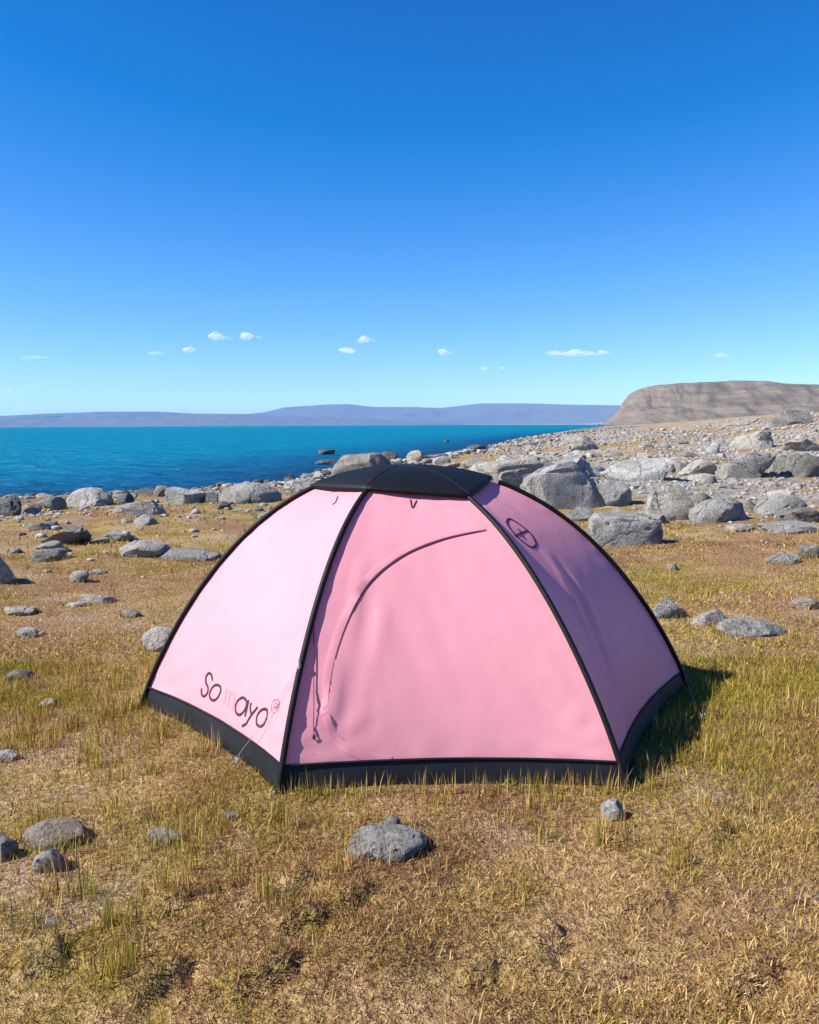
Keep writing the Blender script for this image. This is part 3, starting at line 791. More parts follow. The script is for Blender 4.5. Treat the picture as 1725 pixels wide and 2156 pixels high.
# (x, foot y, width, height, depth share, tilt degrees, material, name, label)
G, W, D = M_ROCK, M_ROCK_WARM, M_ROCK_DARK
KEYPX = []
KEY = [
 # foreground
 (818, 1812, 172, 62, 0.75, 0, G, 'rock', 'domed grey rock lying in the grass in front of the tent'),
 (826, 1752, 40, 32, 0.8, 0, G, 'stone', 'small grey stone just behind the domed rock before the tent'),
 (1289, 1729, 50, 40, 0.8, 0, G, 'stone', 'small pale stone by the front right corner of the tent'),
 (120, 1788, 140, 56, 0.7, -4, W, 'rock', 'low brownish grey rock behind a paler one at lower left'),
 (106, 1836, 74, 48, 0.7, 6, G, 'rock', 'pale angular stone leaning against the brownish rock at lower left'),
 (8, 1813, 60, 50, 0.8, 0, G, 'rock', 'grey rock cut by the left picture edge, lower left'),
 (346, 1776, 84, 26, 0.5, 5, W, 'stone', 'jagged flat stone with a dark hollow, between tent and lower left rocks'),
 (488, 1726, 36, 16, 0.7, 0, W, 'stone', 'small brown stone left of the tent front corner'),
 (108, 1952, 66, 12, 0.7, 0, W, 'stone', 'pale flat stone almost buried in grass near the lower left'),
 # left meadow
 (340, 1372, 88, 50, 0.7, 4, G, 'rock', 'pale grey rock half hidden behind the left edge of the tent'),
 (-16, 1232, 96, 70, 0.8, 0, G, 'boulder', 'boulder at the left picture edge throwing a black shadow'),
 (148, 1148, 104, 36, 0.8, -8, G, 'boulder', 'pale wedge boulder with a dark shaded side, left meadow'),
 (303, 1174, 118, 34, 0.8, 2, G, 'slab', 'pale flat slab on the left meadow, upper one of two'),
 (392, 1180, 144, 24, 0.7, -2, G, 'slab', 'long low grey slab next to the left edge of the tent'),
 (204, 1270, 82, 20, 0.6, 0, G, 'slab', 'thin flat grey slab with a shadow line, mid left meadow'),
 (160, 1279, 62, 12, 0.6, -5, G, 'slab', 'thin stone sliver lying left of the flat grey slab'),
 (168, 1226, 46, 24, 0.7, -14, G, 'stone', 'pale stone tilted up on the left meadow'),
 (104, 1182, 78, 26, 0.8, 0, W, 'slab', 'brownish low slab below the pale wedge boulder'),
 (255, 1140, 68, 22, 0.8, 0, G, 'rock', 'flat topped grey rock between wedge boulder and pale slab'),
 (276, 1300, 44, 16, 0.7, 0, G, 'stone', 'small pale stone alone in the grass left of the tent'),
 (42, 1436, 60, 26, 0.7, 0, W, 'stone', 'half buried brownish stone near the left edge, tent height'),
 (60, 1342, 54, 18, 0.7, 0, G, 'stone', 'flat grey stone on the left meadow below the boulder shadow'),
 (102, 1490, 42, 18, 0.7, 0, W, 'stone', 'small buried stone left of the tent skirt corner'),
 (14, 1604, 48, 24, 0.7, 0, G, 'stone', 'grey stone at the left edge level with the tent skirt'),
 (45, 1296, 70, 18, 0.7, 0, G, 'slab', 'flat pale slab by the left edge under the black shadow'),
 # left shore
 (20, 1086, 66, 48, 0.8, 0, D, 'boulder', 'dark wet boulder at the water by the left picture edge'),
 (192, 1066, 98, 40, 0.8, 4, G, 'boulder', 'rounded shore boulder with a pale left end, left of centre'),
 (112, 1074, 50, 28, 0.8, 0, G, 'rock', 'pale shore rock right of the dark wet boulder'),
 (392, 1062, 84, 38, 0.8, 0, G, 'boulder', 'shore boulder with pale left half and dark right half'),
 (528, 1060, 136, 46, 0.75, 0, G, 'boulder', 'biggest pale smooth shore boulder left of the tent top'),
 (306, 1084, 84, 32, 0.7, -9, G, 'slab', 'pale tilted slab with black shadow beneath, near the shore'),
 (304, 1106, 52, 22, 0.8, 0, G, 'stone', 'pale stone in front of the tilted shore slab'),
 (262, 1062, 40, 24, 0.8, 0, D, 'rock', 'dark shore rock between two pale boulders'),
 (446, 1058, 30, 20, 0.8, 0, D, 'rock', 'small dark rock left of the biggest shore boulder'),
 (340, 1046, 42, 24, 0.8, 0, W, 'rock', 'brownish pointed rock at the water edge'),
 (66, 1082, 46, 22, 0.8, 0, G, 'rock', 'low shore rock next to the dark wet boulder'),
 (632, 1038, 66, 30, 0.8, -10, G, 'rock', 'sloping pale rock just left of the black tent cap'),
 (764, 1000, 140, 46, 0.5, -10, G, 'boulder', 'long pale ridge of rock rising behind the left of the tent cap'),
 (818, 972, 46, 22, 0.8, 0, D, 'rock', 'black rock at the end of the long pale ridge'),
 (877, 972, 42, 24, 0.8, 0, G, 'boulder', 'pale rounded boulder above the tent top against the water'),
 (930, 978, 40, 18, 0.8, 0, G, 'rock', 'low rock directly behind the tent top'),
 (1002, 986, 58, 22, 0.7, -6, G, 'rock', 'flat pale rock between tent top and the big boulders'),
 # right slope
 (1072, 1046, 190, 84, 0.75, -5, G, 'boulder', 'large pale slab boulder leaning out from behind the tent shoulder'),
 (1186, 1072, 176, 108, 0.7, -3, G, 'boulder', 'largest block of a boulder, flat topped with a dark right face'),
 (1284, 1066, 92, 54, 0.8, 0, G, 'boulder', 'dark boulder in the shadow of the largest boulder'),
 (1216, 1098, 64, 30, 0.8, 0, G, 'rock', 'pale low rock at the foot of the largest boulder'),
 (1312, 1150, 166, 68, 0.6, 2, G, 'boulder', 'square grey boulder with a dark right face, right of the tent'),
 (1404, 1096, 116, 72, 0.7, 4, G, 'boulder', 'pale broad boulder behind the square grey one'),
 (1512, 1100, 126, 52, 0.7, -10, G, 'boulder', 'pale smooth whaleback boulder on the right slope'),
 (1640, 1086, 116, 44, 0.6, -18, G, 'slab', 'tilted grey slab right of the whaleback boulder'),
 (1682, 1102, 90, 34, 0.7, -6, W, 'rock', 'pinkish rock at the right edge below the tilted slab'),
 (1342, 1012, 160, 44, 0.6, -3, G, 'slab', 'long pale slab behind the largest boulder'),
 (1572, 1006, 130, 50, 0.6, -8, G, 'slab', 'broad pale slab high on the right slope, left of two'),
 (1690, 1004, 110, 48, 0.6, -4, G, 'slab', 'broad pale slab at the right edge, high on the slope'),
 (1468, 1002, 80, 34, 0.7, 0, G, 'rock', 'grey rock between the long slab and the broad slabs'),
 (1586, 946, 92, 34, 0.7, -14, G, 'boulder', 'pale boulder with a dark upright notch near the skyline'),
 (1668, 896, 80, 32, 0.7, 0, G, 'boulder', 'skyline boulder with a dark right half before the headland'),
 (1222, 950, 76, 34, 0.8, 0, G, 'boulder', 'grey shore boulder with a black side, beyond the largest boulder'),
 (1690, 950, 84, 30, 0.7, -8, G, 'rock', 'pale rock at the right edge under the skyline boulder'),
 (1405, 1302, 74, 46, 0.75, 3, G, 'rock', 'pale wedge of rock just right of the tent ridge'),
 (1494, 1316, 90, 34, 0.5, 8, G, 'slab', 'thick end of the broken slab lying in the right meadow'),
 (1592, 1342, 164, 34, 0.35, 9, G, 'slab', 'long narrow grey slab in the grass right of the tent'),
 (1416, 1202, 20, 16, 0.8, 0, G, 'stone', 'tiny white stone alone in the right meadow'),
 (1696, 1284, 58, 26, 0.7, 0, W, 'stone', 'brown pointed stone near the right edge of the meadow'),
 (1662, 1124, 130, 26, 0.6, -3, G, 'slab', 'low flat slab at the right, above the red grass band'),
 (1648, 1188, 70, 24, 0.7, 0, G, 'stone', 'pale broken stone at the foot of the right slope'),
 (1702, 1176, 50, 32, 0.7, 0, W, 'stone', 'brownish stone at the right edge, foot of the slope'),
 (1560, 1120, 62, 16, 0.7, 0, G, 'stone', 'thin flat stone below the whaleback boulder'),
 (1478, 1062, 46, 24, 0.8, 0, G, 'rock', 'small grey rock wedged behind the whaleback boulder'),
 (1576, 1074, 52, 20, 0.7, -8, W, 'rock', 'reddish brown rock beside the tilted grey slab'),
]
rng = random.Random(7)
for k, (x, y, w, h, deep, tl, mat, nm, lab) in enumerate(KEY):
    big = w > 60
    round_ = any(q in lab for q in ('domed', 'rounded', 'smooth', 'whaleback', 'broad boulder', 'low brownish'))
    if 'largest block' in lab or 'square grey' in lab or 'leaning out' in lab:
        me = rock_mesh(1003 + k * 7, 4, 5, 0.075, 1.5, 0.80)
    else:
        me = rock_mesh(1000 + k * 7, 4 if big else 3, 6 if round_ else (13 if big else 9), 0.06, 0.1 if round_ else (0.5 if nm != 'slab' else 0.85), 0.72 if round_ else 0.5)
    put_rock(nm, me, mat, x, y, w, h, deep, R(rng.uniform(-14, 14)), R(tl), lab, None, {'boulder': 'boulder', 'slab': 'rock slab', 'stone': 'stone', 'rock': 'rock'}[nm])

# rocks standing in the shallow water
for k, (x, y, w, h, lab) in enumerate([(688, 957, 36, 12, 'dark rock awash in the lake, nearer the left'), (690, 978, 54, 12, 'flat dark reef just under the lake surface'),
                                       (1006, 948, 48, 12, 'dark rock at the waterline right of the tent top'), (941, 931, 12, 7, 'tiny dark rock far out in the lake')]):
    put_rock('rock', rock_mesh(2000 + k, 3, 9, 0.05, 0.4), D, x, y, w, h, 0.9, 0, 0, lab, None, 'rock', floor=WATER_Z)

# the many other rocks of the slope, the shore and the meadow
LIB = [rock_mesh(3000 + k, 3, 11, 0.055, 0.3 + 0.08 * (k % 8)) for k in range(16)]
LIBS = {}
for m_i, m in enumerate((G, W, D)):
    LIBS[m_i] = []
    for me in LIB:
        c = me.copy(); c.materials.clear(); c.materials.append(m); LIBS[m_i].append(c)
rs = np.random.RandomState(12)
cand = []
def scatter(n, x0, x1, y0, y1, smin, smax, zone, dens):
    x = rs.uniform(x0, x1, n); y = y0 * (y1 / y0) ** rs.rand(n) if y0 > 0 else rs.uniform(y0, y1, n)
    s = smin * (smax / smin) ** (rs.rand(n) ** 2.2)
    keep = rs.rand(n) < dens(x, y)
    for a, b, c in zip(x[keep], y[keep], s[keep]): cand.append((a, b, c, zone))
def in_view(x, y): return (np.abs(x) < 0.56 * y + 0.6)
def dens_right(x, y):
    d = shore_dist(x, y)
    return in_view(x, y) * (d > 1) * smooth01((x + 0.06 * y - 1.5) / 3) * smooth01((y - 8.0 - 0.12 * np.maximum(0, 6 - x)) / 4) * (0.35 + 1.1 * smooth01(0.5 + 1.6 * fbm(x * 0.2, y * 0.2, 23, 3)))
def dens_left(x, y):
    d = shore_dist(x, y)
    return in_view(x, y) * (d > 1.5) * (x < 0.5) * smooth01((y - 4.5) / 7) * (0.15 + 0.85 * smooth01(0.5 + 2.0 * fbm(x * 0.35, y * 0.35, 29, 3)))
def dens_shore(x, y):
    d = shore_dist(x, y)
    return in_view(x, y) * (d > -1.6) * (d < 3.2 + 0.05 * y)
scatter(8500, -2, 85, 8, 150, 0.07, 0.85, 'right', dens_right)
scatter(2600, -14, 1, 4.5, 30, 0.05, 0.42, 'left', dens_left)
scatter(45000, -16, 70, 19, 330, 0.10, 0.65, 'shore', dens_shore)
cand = np.array([(a, b, c, {'right': 0, 'left': 1, 'shore': 2}[z]) for a, b, c, z in cand])
kr = np.array(ROCKS)
clear = np.ones(len(cand), bool)
for (x, y, r_) in ROCKS:
    clear &= np.hypot(cand[:, 0] - x, cand[:, 1] - y) > (r_ * 0.8 + cand[:, 2] * 0.45)
clear &= np.hypot(cand[:, 0] - TENT_C[0], cand[:, 1] - TENT_C[1]) > 1.9
cand = cand[clear]
size_px = cand[:, 2] / np.hypot(cand[:, 0], cand[:, 1]) * F_PX
order = np.argsort(-size_px)
cand = cand[order]; size_px = size_px[order]
big_n = 225
ZL = {0: 'rocks of the right hillside', 1: 'rocks of the left meadow', 2: 'rocks of the lake shore'}
SHORT = [(1190, 1010, 'largest flat-topped boulder'), (1284, 1040, 'shadowed boulder'), (1312, 1118, 'square grey boulder'), (1404, 1055, 'pale broad boulder'), (1512, 1075, 'whaleback boulder'),
         (1640, 1058, 'tilted grey slab'), (1682, 1086, 'pinkish rock'), (1342, 990, 'long pale slab'), (1572, 982, 'left broad slab'), (1690, 980, 'right broad slab'), (1586, 926, 'notched boulder'),
         (1668, 880, 'skyline boulder'), (1222, 934, 'black-sided shore boulder'), (1405, 1280, 'pale wedge'), (1592, 1325, 'long narrow slab'), (1662, 1112, 'low flat slab'), (1500, 805, 'headland'),
         (850, 985, 'tent top'), (764, 978, 'long pale ridge'), (528, 1036, 'biggest shore boulder'), (392, 1044, 'half-dark shore boulder'), (192, 1046, 'rounded shore boulder'), (20, 1062, 'dark wet boulder'),
         (148, 1130, 'pale wedge boulder'), (303, 1158, 'upper flat slab'), (392, 1168, 'long low slab'), (204, 1260, 'thin flat slab'), (-16, 1200, 'left edge boulder'), (340, 1348, 'rock behind tent edge'),
         (306, 1068, 'tilted shore slab'), (632, 1024, 'sloping pale rock'), (1002, 976, 'flat rock beside tent top'), (1072, 1000, 'leaning slab boulder')]
def describe(x, y, z, s, hh, zn, mi, spx, used):
    px, py, _ = project((x, y, z + hh * 0.4))
    tone_ = ('pale', 'brown', 'dark')[mi]
    shape = 'flat' if hh / s < 0.23 else ('low' if hh / s < 0.31 else 'rounded')
    size = 'large' if spx > 60 else ('mid-sized' if spx > 42 else 'small')
    where = ('on right hillside', 'on left meadow', 'on shore')[zn]
    near = sorted(SHORT, key=lambda q: (q[0] - px) ** 2 + 2.2 * (q[1] - py) ** 2)[:9]
    for kx, ky, nm in near:
        dx, dy = px - kx, py - ky
        side = ('left of' if dx < 0 else 'right of') if abs(dx) > 1.6 * abs(dy) else ('above' if dy < 0 else 'below')
        for lab in ('%s %s %s rock %s, %s the %s' % (size, tone_, shape, where, side, nm),):
            if lab not in used:
                used.add(lab); return lab
    return '%s %s %s rock %s, %s the %s' % (size, tone_, shape, where, side, nm)
USED = set()
taken = []
count = 0
rest = []
for (x, y, s, zn), spx in zip(cand, size_px):
    ok = count < big_n
    if ok:
        for (a, b, c) in taken:
            if abs(a - x) < 3 and math.hypot(a - x, b - y) < (c + s) * 0.42: ok = False; break
    if not ok:
        rest.append((x, y, s, zn)); continue
    taken.append((x, y, s)); count += 1
    zn = int(zn)
    u = rng.random()
    mi = (2 if u < 0.45 else 0) if zn == 2 else (1 if u < 0.25 else 0)
    large = spx > 42
    o = bpy.data.objects.new('boulder' if (large and zn != 1) else ('rock' if large or zn != 1 else 'stone'), LIBS[mi][rng.randrange(16)])
    COL.objects.link(o)
    hh = s * rng.uniform(0.16, 0.38)
    z = float(terrain(x, y))
    o.location = (x, y, z - 0.05 * hh)
    o.scale = (s * rng.uniform(0.8, 1.15), s * rng.uniform(0.6, 0.95), hh)
    o.rotation_euler = (R(rng.uniform(-8, 8)), R(rng.uniform(-14, 8)), R(rng.uniform(0, 360)))
    tag(o, describe(x, y, z, s, hh, zn, mi, spx, USED), 'rock', ZL[zn])
    ROCKS.append((x, y, s * 0.45))

# rubble too small to tell apart: one mesh
def build_rubble():
    shapes = [rock_shape(4000 + k, 1, 6, 0.0, 0.4) for k in range(10)]
    shapes2 = [rock_shape(4100 + k, 2, 9, 0.03, 0.4) for k in range(10)]
    VV, FF, n0 = [], [], 0
    extra = []
    n = 13000                                   # fine stones
    x = rs.uniform(-18, 60, n * 6); y = 5 * (90 / 5) ** rs.rand(n * 6)
    st = stony(x, y)
    k = in_view(x, y) & (rs.rand(n * 6) < (np.clip(st, 0, 1) * 1.5) ** 2) & (shore_dist(x, y) > -1)
    for a, b in zip(x[k], y[k]): extra.append((a, b, 0.04 + 0.0045 * b * rs.rand() + 0.05 * rs.rand() ** 3, 3))
    cols = []
    allr = rest[:9000] + extra[:17000]
    for (x, y, s, zn) in allr:
        if math.hypot(x - TENT_C[0], y - TENT_C[1]) < 1.75: continue
        far = s / math.hypot(x, y) * F_PX < 9
        V, Fc = (shapes if far else shapes2)[rs.randint(10)]
        a = rs.rand() * 6.28; c_, s_ = math.cos(a), math.sin(a)
        S = np.array([s * rs.uniform(.7, 1.2), s * rs.uniform(.6, 1.0), s * rs.uniform(.2, .45)])
        P = V * S
        P = np.stack([P[:, 0] * c_ - P[:, 1] * s_, P[:, 0] * s_ + P[:, 1] * c_, P[:, 2]], 1) + [x, y, 0]
        VV.append(P); FF.append(Fc + n0); n0 += len(V)
        t = rs.uniform(0.7, 1.15); wm = rs.rand()
        dk = 0.28 if (zn == 2 and rs.rand() < 0.5) else 1.0
        cols.append((len(V), (dk * t * (0.40 + 0.03 * wm), dk * t * 0.39, dk * t * (0.38 - 0.05 * wm))))
    Va = np.concatenate(VV)
    idx = np.repeat(np.arange(len(cols)), [c[0] for c in cols])
    cx = np.array([v[:, :2].mean(0) for v in VV])
    Va[:, 2] += terrain(cx[:, 0], cx[:, 1])[idx]
    me = mesh_np('rubble', Va, np.concatenate(FF), False)
    ca = me.attributes.new('tint', 'FLOAT_COLOR', 'POINT')
    ca.data.foreach_set('color', np.concatenate([np.array([c[1] for c in cols])[idx], np.ones((len(idx), 1))], 1).astype(np.float32).ravel())
    N = Nodes('rubble_stone')
    at = N.new('Attribute', attribute_name='tint')
    sp = N.ramp(N.noise(22, 4, 0.7, N.pos()), [(0.32, 0.55), (0.6, 1.1)])
    N.base(N.mix(1.0, at.outputs['Color'], sp, 'MULTIPLY'))
    N.b.inputs['Roughness'].default_value = 0.9; N.b.inputs['Specular IOR Level'].default_value = 0.2
    tag(link('rubble', me, N.m), 'loose grey rubble strewn between the boulders', kind='stuff')
build_rubble()

# ------------------------------------------------------------------ grass, one mesh of blades
def build_grass():
    r2 = np.random.RandomState(3)
    hexa = np.array(CORNERS)
    def in_tent(x, y, grow=0.0):
        c = TENT_C; ins = np.ones(x.shape, bool)
        for i in range(6):
            a = hexa[i]; b = hexa[(i + 1) % 6]; e = b - a; n = np.array([-e[1], e[0]]) / np.linalg.norm(e)
            ins &= ((x - a[0]) * n[0] + (y - a[1]) * n[1]) > 0.045 - grow
        return ins
    rk = np.array(ROCKS)
    near = rk[np.hypot(rk[:, 0], rk[:, 1]) < 26]
    def on_rock(x, y):
        m = np.zeros(x.shape, bool)
        for (a, b, c) in near: m |= (x - a) ** 2 + (y - b) ** 2 < (c * 0.62) ** 2
        return m
    X, Y, L, Wd, Tl, C = [], [], [], [], [], []
    STRAW = np.array([1.40, 1.24, 0.90]) * np.array([(0.50, 0.355, 0.17), (0.55, 0.42, 0.235), (0.37, 0.25, 0.11), (0.42, 0.30, 0.11), (0.55, 0.43, 0.28), (0.22, 0.135, 0.065)])
    GREEN = np.array([1.12, 1.14, 0.9]) * np.array([(0.38, 0.30, 0.04), (0.46, 0.36, 0.07), (0.30, 0.24, 0.03), (0.50, 0.38, 0.11)])
    RUST = np.array([1.2, 1.1, 0.95]) * np.array([(0.30, 0.13, 0.085), (0.38, 0.20, 0.12), (0.22, 0.10, 0.07), (0.42, 0.26, 0.16)])
    def add(x, y, l, w, t, pal, mixg=None):
        n = len(x)
        c = pal[r2.randint(len(pal), size=n)] * r2.uniform(0.35, 1.5, (n, 1))
        X.append(x); Y.append(y); L.append(l); Wd.append(w); Tl.append(t); C.append(c)
    DARK = np.array([(0.17, 0.085, 0.055), (0.24, 0.12, 0.08), (0.12, 0.06, 0.045), (0.30, 0.17, 0.12)])
    PATCH = [(flat_xy(a, b), r_) for a, b, r_ in [(960, 2080, 0.24), (1040, 2020, 0.13), (880, 2140, 0.15), (275, 2105, 0.07), (985, 1800, 0.14), (940, 1870, 0.12), (1075, 1745, 0.16), (1620, 1905, 0.10), (1270, 2090, 0.1), (1520, 1395, 0.35), (1640, 1400, 0.3), (1690, 1310, 0.35), (1640, 1165, 0.5), (1450, 1090, 0.6), (1560, 1120, 0.5), (640, 1930, 0.08), (1210, 1850, 0.1), (180, 1930, 0.12)]]
    def mat_zone(n, y0, y1, lmin, lmax, w0):
        # even over the area of the wedge
        y = np.sqrt(r2.uniform(y0 ** 2, y1 ** 2, n)); x = r2.uniform(-1, 1, n) * (0.57 * y + 0.5)
        d = shore_dist(x, y); st = stony(x, y)
        k = ~in_tent(x, y) & (d > 2.5) & (r2.rand(n) > np.clip((st - 0.25) * 2.6, 0, 0.97)) & ~on_rock(x, y)
        k &= r2.rand(n) < np.maximum(0.26, 0.52 + 1.1 * fbm(x * 2.2, y * 2.2, 15, 3) + 1.7 * fbm(x * 0.9, y * 0.9, 14, 3) + 0.1 * np.tanh(x))
        x, y = x[k], y[k]; n = len(x)
        gr = 0.30 + 1.5 * fbm(x * 0.8, y * 0.8, 16, 3) + 0.16 * np.tanh(x / 1.2)
        ru = fbm(x * 0.55 + 3, y * 0.9, 17, 3)
        u = r2.rand(n)
        sel_g = u < np.clip(gr, 0.04, 0.8); sel_r = (~sel_g) & (r2.rand(n) < np.clip((ru - 0.02) * 3.5, 0.06, 0.9))
        dk = np.zeros(n)
        for c0, r_ in PATCH: dk = np.maximum(dk, np.exp(-((x - c0[0]) ** 2 + (y - c0[1]) ** 2) / r_ ** 2))
        sel_d = r2.rand(n) < dk * 0.9 * (0.55 + 1.2 * fbm(x * 6, y * 6, 19, 2))
        sel_g &= ~sel_d; sel_r &= ~sel_d
        sel_s = ~sel_g & ~sel_r & ~sel_d
        for sel, pal, ls in ((sel_s, STRAW, 1.0), (sel_g, GREEN, 1.25), (sel_r, RUST, 0.8), (sel_d, DARK, 0.9)):
            m = sel.sum()
            add(x[sel], y[sel], ls * r2.uniform(lmin, lmax, m), w0 * r2.uniform(0.7, 1.3, m), r2.uniform(0.5, 1.45, m) if ls < 1.2 else r2.uniform(0.3, 1.25, m), pal)
    mat_zone(430000, 1.3, 4.6, 0.012, 0.042, 0.0026)
    mat_zone(230000, 4.4, 9.0, 0.010, 0.034, 0.0052)
    mat_zone(110000, 8.5, 30.0, 0.02, 0.065, 0.013)
    # upright tufts
    def tufts(n, y0, y1, nb, l0, l1, w0):
        y = np.sqrt(r2.uniform(y0 ** 2, y1 ** 2, n)); x = r2.uniform(-1, 1, n) * (0.57 * y + 0.5)
        k = ~in_tent(x, y, 0.02) & (shore_dist(x, y) > 3) & (stony(x, y) < 0.42) & ~on_rock(x, y)
        k &= r2.rand(n) < np.clip(0.28 + 1.6 * fbm(x * 0.9, y * 0.9, 16, 3), 0.05, 1)
        for a, b in zip(x[k], y[k]):
            m = r2.randint(nb // 2, nb); rad = r2.uniform(0.012, 0.045); sc = r2.uniform(0.6, 1.15)
            xx = a + r2.normal(0, rad, m); yy = b + r2.normal(0, rad, m)
            pal = GREEN if r2.rand() < 0.62 else STRAW
            kk = ~in_tent(xx, yy)
            xx, yy = xx[kk], yy[kk]; m = len(xx)
            add(xx, yy, sc * r2.uniform(l0, l1, m), w0 * r2.uniform(0.7, 1.2, m), np.abs(r2.normal(0, 0.30, m)), pal)
    tufts(1700, 1.5, 4.6, 34, 0.035, 0.115, 0.0030)
    tufts(1100, 4.4, 10.0, 18, 0.035, 0.10, 0.0045)
    # grass growing up round the feet of the nearer stones
    for (a, b, c_) in rk[np.hypot(rk[:, 0], rk[:, 1]) < 11]:
        m = int(40 + 160 * min(1.0, c_ / 0.3)); th = r2.uniform(0, 6.283, m); q = r2.uniform(0.82, 1.12, m)
        xx = a + np.cos(th) * c_ * q; yy = b + np.sin(th) * c_ * 0.72 * q
        kk = ~in_tent(xx, yy); xx, yy = xx[kk], yy[kk]; m = len(xx)
        far_ = math.hypot(a, b)
        add(xx, yy, r2.uniform(0.015, 0.05, m) * (0.8 + 0.05 * far_), np.full(m, 0.0022 + 0.0005 * far_), np.abs(r2.normal(0.3, 0.35, m)), np.vstack([STRAW, GREEN]))
    # a sparse fringe of thin stems in front of the skirt
    t = r2.rand(260); e = hexa[1] - hexa[0]
    fx = hexa[0][0] + e[0] * t; fy = hexa[0][1] + e[1] * t - np.abs(r2.normal(0, 0.035, 260)) - 0.004
    add(fx, fy, r2.uniform(0.04, 0.12, 260), np.full(260, 0.003), np.abs(r2.normal(0, 0.2, 260)), np.vstack([GREEN, STRAW]))
    x = np.concatenate(X); y = np.concatenate(Y); l = np.concatenate(L); w = np.concatenate(Wd); tl = np.concatenate(Tl); c = np.concatenate(C) * 0.76
    n = len(x); z = terrain(x, y) - 0.004
    az = r2.uniform(0, 6.283, n); fa = r2.uniform(0, 6.283, n)
    dx, dy = np.cos(az), np.sin(az); sx, sy = np.cos(fa), np.sin(fa)
    s1, c1 = np.sin(tl * 0.6), np.cos(tl * 0.6); s2, c2 = np.sin(tl * 1.02), np.cos(tl * 1.02)
    B = np.stack([x, y, z], 1); S = np.stack([sx, sy, np.zeros(n)], 1) * w[:, None] * 0.5
    m1 = B + np.stack([dx * s1, dy * s1, c1], 1) * (l * 0.55)[:, None]
    m2 = m1 + np.stack([dx * s2, dy * s2, np.maximum(c2, 0.02)], 1) * (l * 0.45)[:, None]
    V = np.stack([B - S, B + S, m1 - S * 0.8, m1 + S * 0.8, m2], 1).reshape(-1, 3)
    o5 = (np.arange(n) * 5)[:, None, None]
    Fc = (o5 + np.array([[0, 1, 3], [0, 3, 2], [2, 3, 4]])[None]).reshape(-1, 3)
    me = mesh_np('grass', V, Fc, False)
    ca = me.attributes.new('tint', 'FLOAT_COLOR', 'POINT')
    cc = np.concatenate([c, np.ones((n, 1))], 1)
    ca.data.foreach_set('color', np.repeat(cc, 5, axis=0).astype(np.float32).ravel())
    N = Nodes('dry_grass')
    at = N.new('Attribute', attribute_name='tint')
    N.l.new(at.outputs['Color'], N.b.inputs['Base Color'])
    N.b.inputs['Roughness'].default_value = 0.75; N.b.inputs['Specular IOR Level'].default_value = 0.2
    tr = N.new('BsdfTranslucent'); N.l.new(at.outputs['Color'], tr.inputs['Color'])
    ms = N.new('MixShader'); ms.inputs[0].default_value = 0.3
    N.l.new(N.b.outputs[0], ms.inputs[1]); N.l.new(tr.outputs[0], ms.inputs[2]); N.l.new(ms.outputs[0], N.out.inputs['Surface'])
    tag(link('grass', me, N.m), 'short dry yellow and green grass covering the ground', kind='stuff')
    print('blades', n)
build_grass()

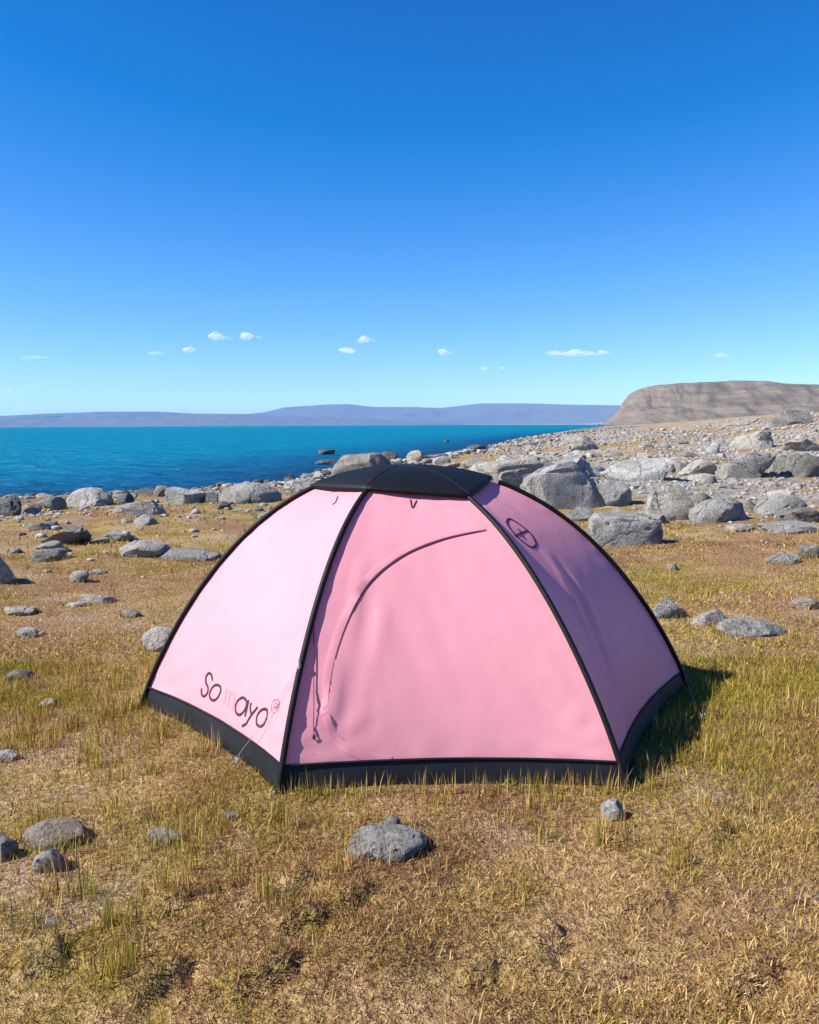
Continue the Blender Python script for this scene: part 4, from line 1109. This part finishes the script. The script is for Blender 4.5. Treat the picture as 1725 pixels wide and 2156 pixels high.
# ------------------------------------------------------------------ clouds, far beyond the hills
def cloud_material(share):
    N = Nodes('cloud_vapour')
    N.n.remove(N.b)
    df = N.new('BsdfDiffuse'); df.inputs['Color'].default_value = (0.97, 0.97, 0.97, 1)
    tl_ = N.new('BsdfTranslucent'); tl_.inputs['Color'].default_value = (0.97, 0.97, 0.97, 1)
    m1 = N.new('MixShader'); m1.inputs[0].default_value = 0.5
    tp = N.new('BsdfTransparent'); m2 = N.new('MixShader'); m2.inputs[0].default_value = share
    N.l.new(df.outputs[0], m1.inputs[1]); N.l.new(tl_.outputs[0], m1.inputs[2])
    N.l.new(tp.outputs[0], m2.inputs[1]); N.l.new(m1.outputs[0], m2.inputs[2]); N.l.new(m2.outputs[0], N.out.inputs['Surface'])
    return N.m
CM = [cloud_material(0.19), cloud_material(0.08)]
CLOUDS = [(75, 754, 62, 12, 1, 'faint thin cloud strip low at the far left'), (328, 744, 44, 12, 1, 'thin flat cloud left of a small bright puff'),
          (398, 737, 34, 18, 0, 'small bright cloud puff, third from the left'), (455, 711, 54, 25, 0, 'left one of a pair of higher cloud puffs'),
          (516, 709, 50, 23, 0, 'right one of a pair of higher cloud puffs'), (768, 717, 40, 20, 0, 'small white cloud above a longer one over the tent'),
          (730, 740, 58, 17, 0, 'long white cloud under a smaller one over the tent'), (935, 743, 36, 17, 0, 'single bright little cloud right of the tent top'),
          (1165, 745, 52, 15, 1, 'left wisp of the cloud row left of the headland'), (1214, 744, 86, 16, 0, 'longest cloud of the row left of the headland'),
          (1270, 743, 40, 12, 0, 'right end puff of the cloud row left of the headland'), (1520, 749, 44, 16, 1, 'pale cloud tuft above the headland'),
          (1020, 776, 26, 9, 1, 'tiny faint wisp, left of two below the cloud row'), (1055, 775, 22, 8, 1, 'tiny faint wisp, right of two below the cloud row'),
          (22, 826, 34, 13, 1, 'faint wisp just above the hills at the far left')]
for k, (x, y, w, h, mi, lab) in enumerate(CLOUDS):
    t = 26000.0
    d = ray_dir(x, y); p = Vector((0, 0, CAM_H)) + d * t
    rc = np.random.RandomState(500 + k)
    VV, FF, n0 = [], [], 0
    for j in range(12):                      # wisps of vapour heaped on a flat base, thick in the middle
        cx_ = rc.normal(0, 0.20); rr_ = rc.uniform(0.10, 0.22) * (1 - 0.5 * min(1, abs(cx_) / 0.4))
        cz_ = rc.uniform(-0.12, 0.34) * (1 - min(1, abs(cx_) / 0.45))
        V, Fc = ICO[2]
        VV.append(V * [rr_ * 1.2, rr_, rr_ * 1.5] * (1 + 0.3 * fbm(V[:, 0] * 2 + j, V[:, 1] * 2 + V[:, 2], 100 + j, 2))[:, None] + [cx_, rc.normal(0, 0.15), cz_]); FF.append(Fc + n0); n0 += len(V)
    o = link('cloud', mesh_np('cloud', np.concatenate(VV), np.concatenate(FF), True), CM[mi])
    o.location = p; o.scale = (w * t / F_PX * 1.0, w * t / F_PX * 0.8, h * t / F_PX * 1.0)
    tag(o, lab, 'cloud', 'small clouds low over the horizon')

# ------------------------------------------------------------------ haze over the whole place
def build_haze():
    N = Nodes('thin_air')
    N.n.remove(N.b)
    pv = N.n.new('ShaderNodeVolumePrincipled')
    pv.inputs['Color'].default_value = (0.33, 0.61, 1.0, 1)
    pv.inputs['Density'].default_value = 3.8e-5
    N.l.new(pv.outputs[0], N.out.inputs['Volume'])
    x, z0, z1 = 33000.0, -8.5, 430.0
    V = [(-x, -x, z0), (x, -x, z0), (x, x * 0.72, z0), (-x, x * 0.72, z0), (-x, -x, z1), (x, -x, z1), (x, x * 0.72, z1), (-x, x * 0.72, z1)]
    Fc = [(0, 3, 2, 1), (4, 5, 6, 7), (0, 1, 5, 4), (1, 2, 6, 5), (2, 3, 7, 6), (3, 0, 4, 7)]
    tag(link('haze', mesh_np('haze', V, Fc), N.m), 'thin blue haze in the air over the lake', kind='stuff')
build_haze()
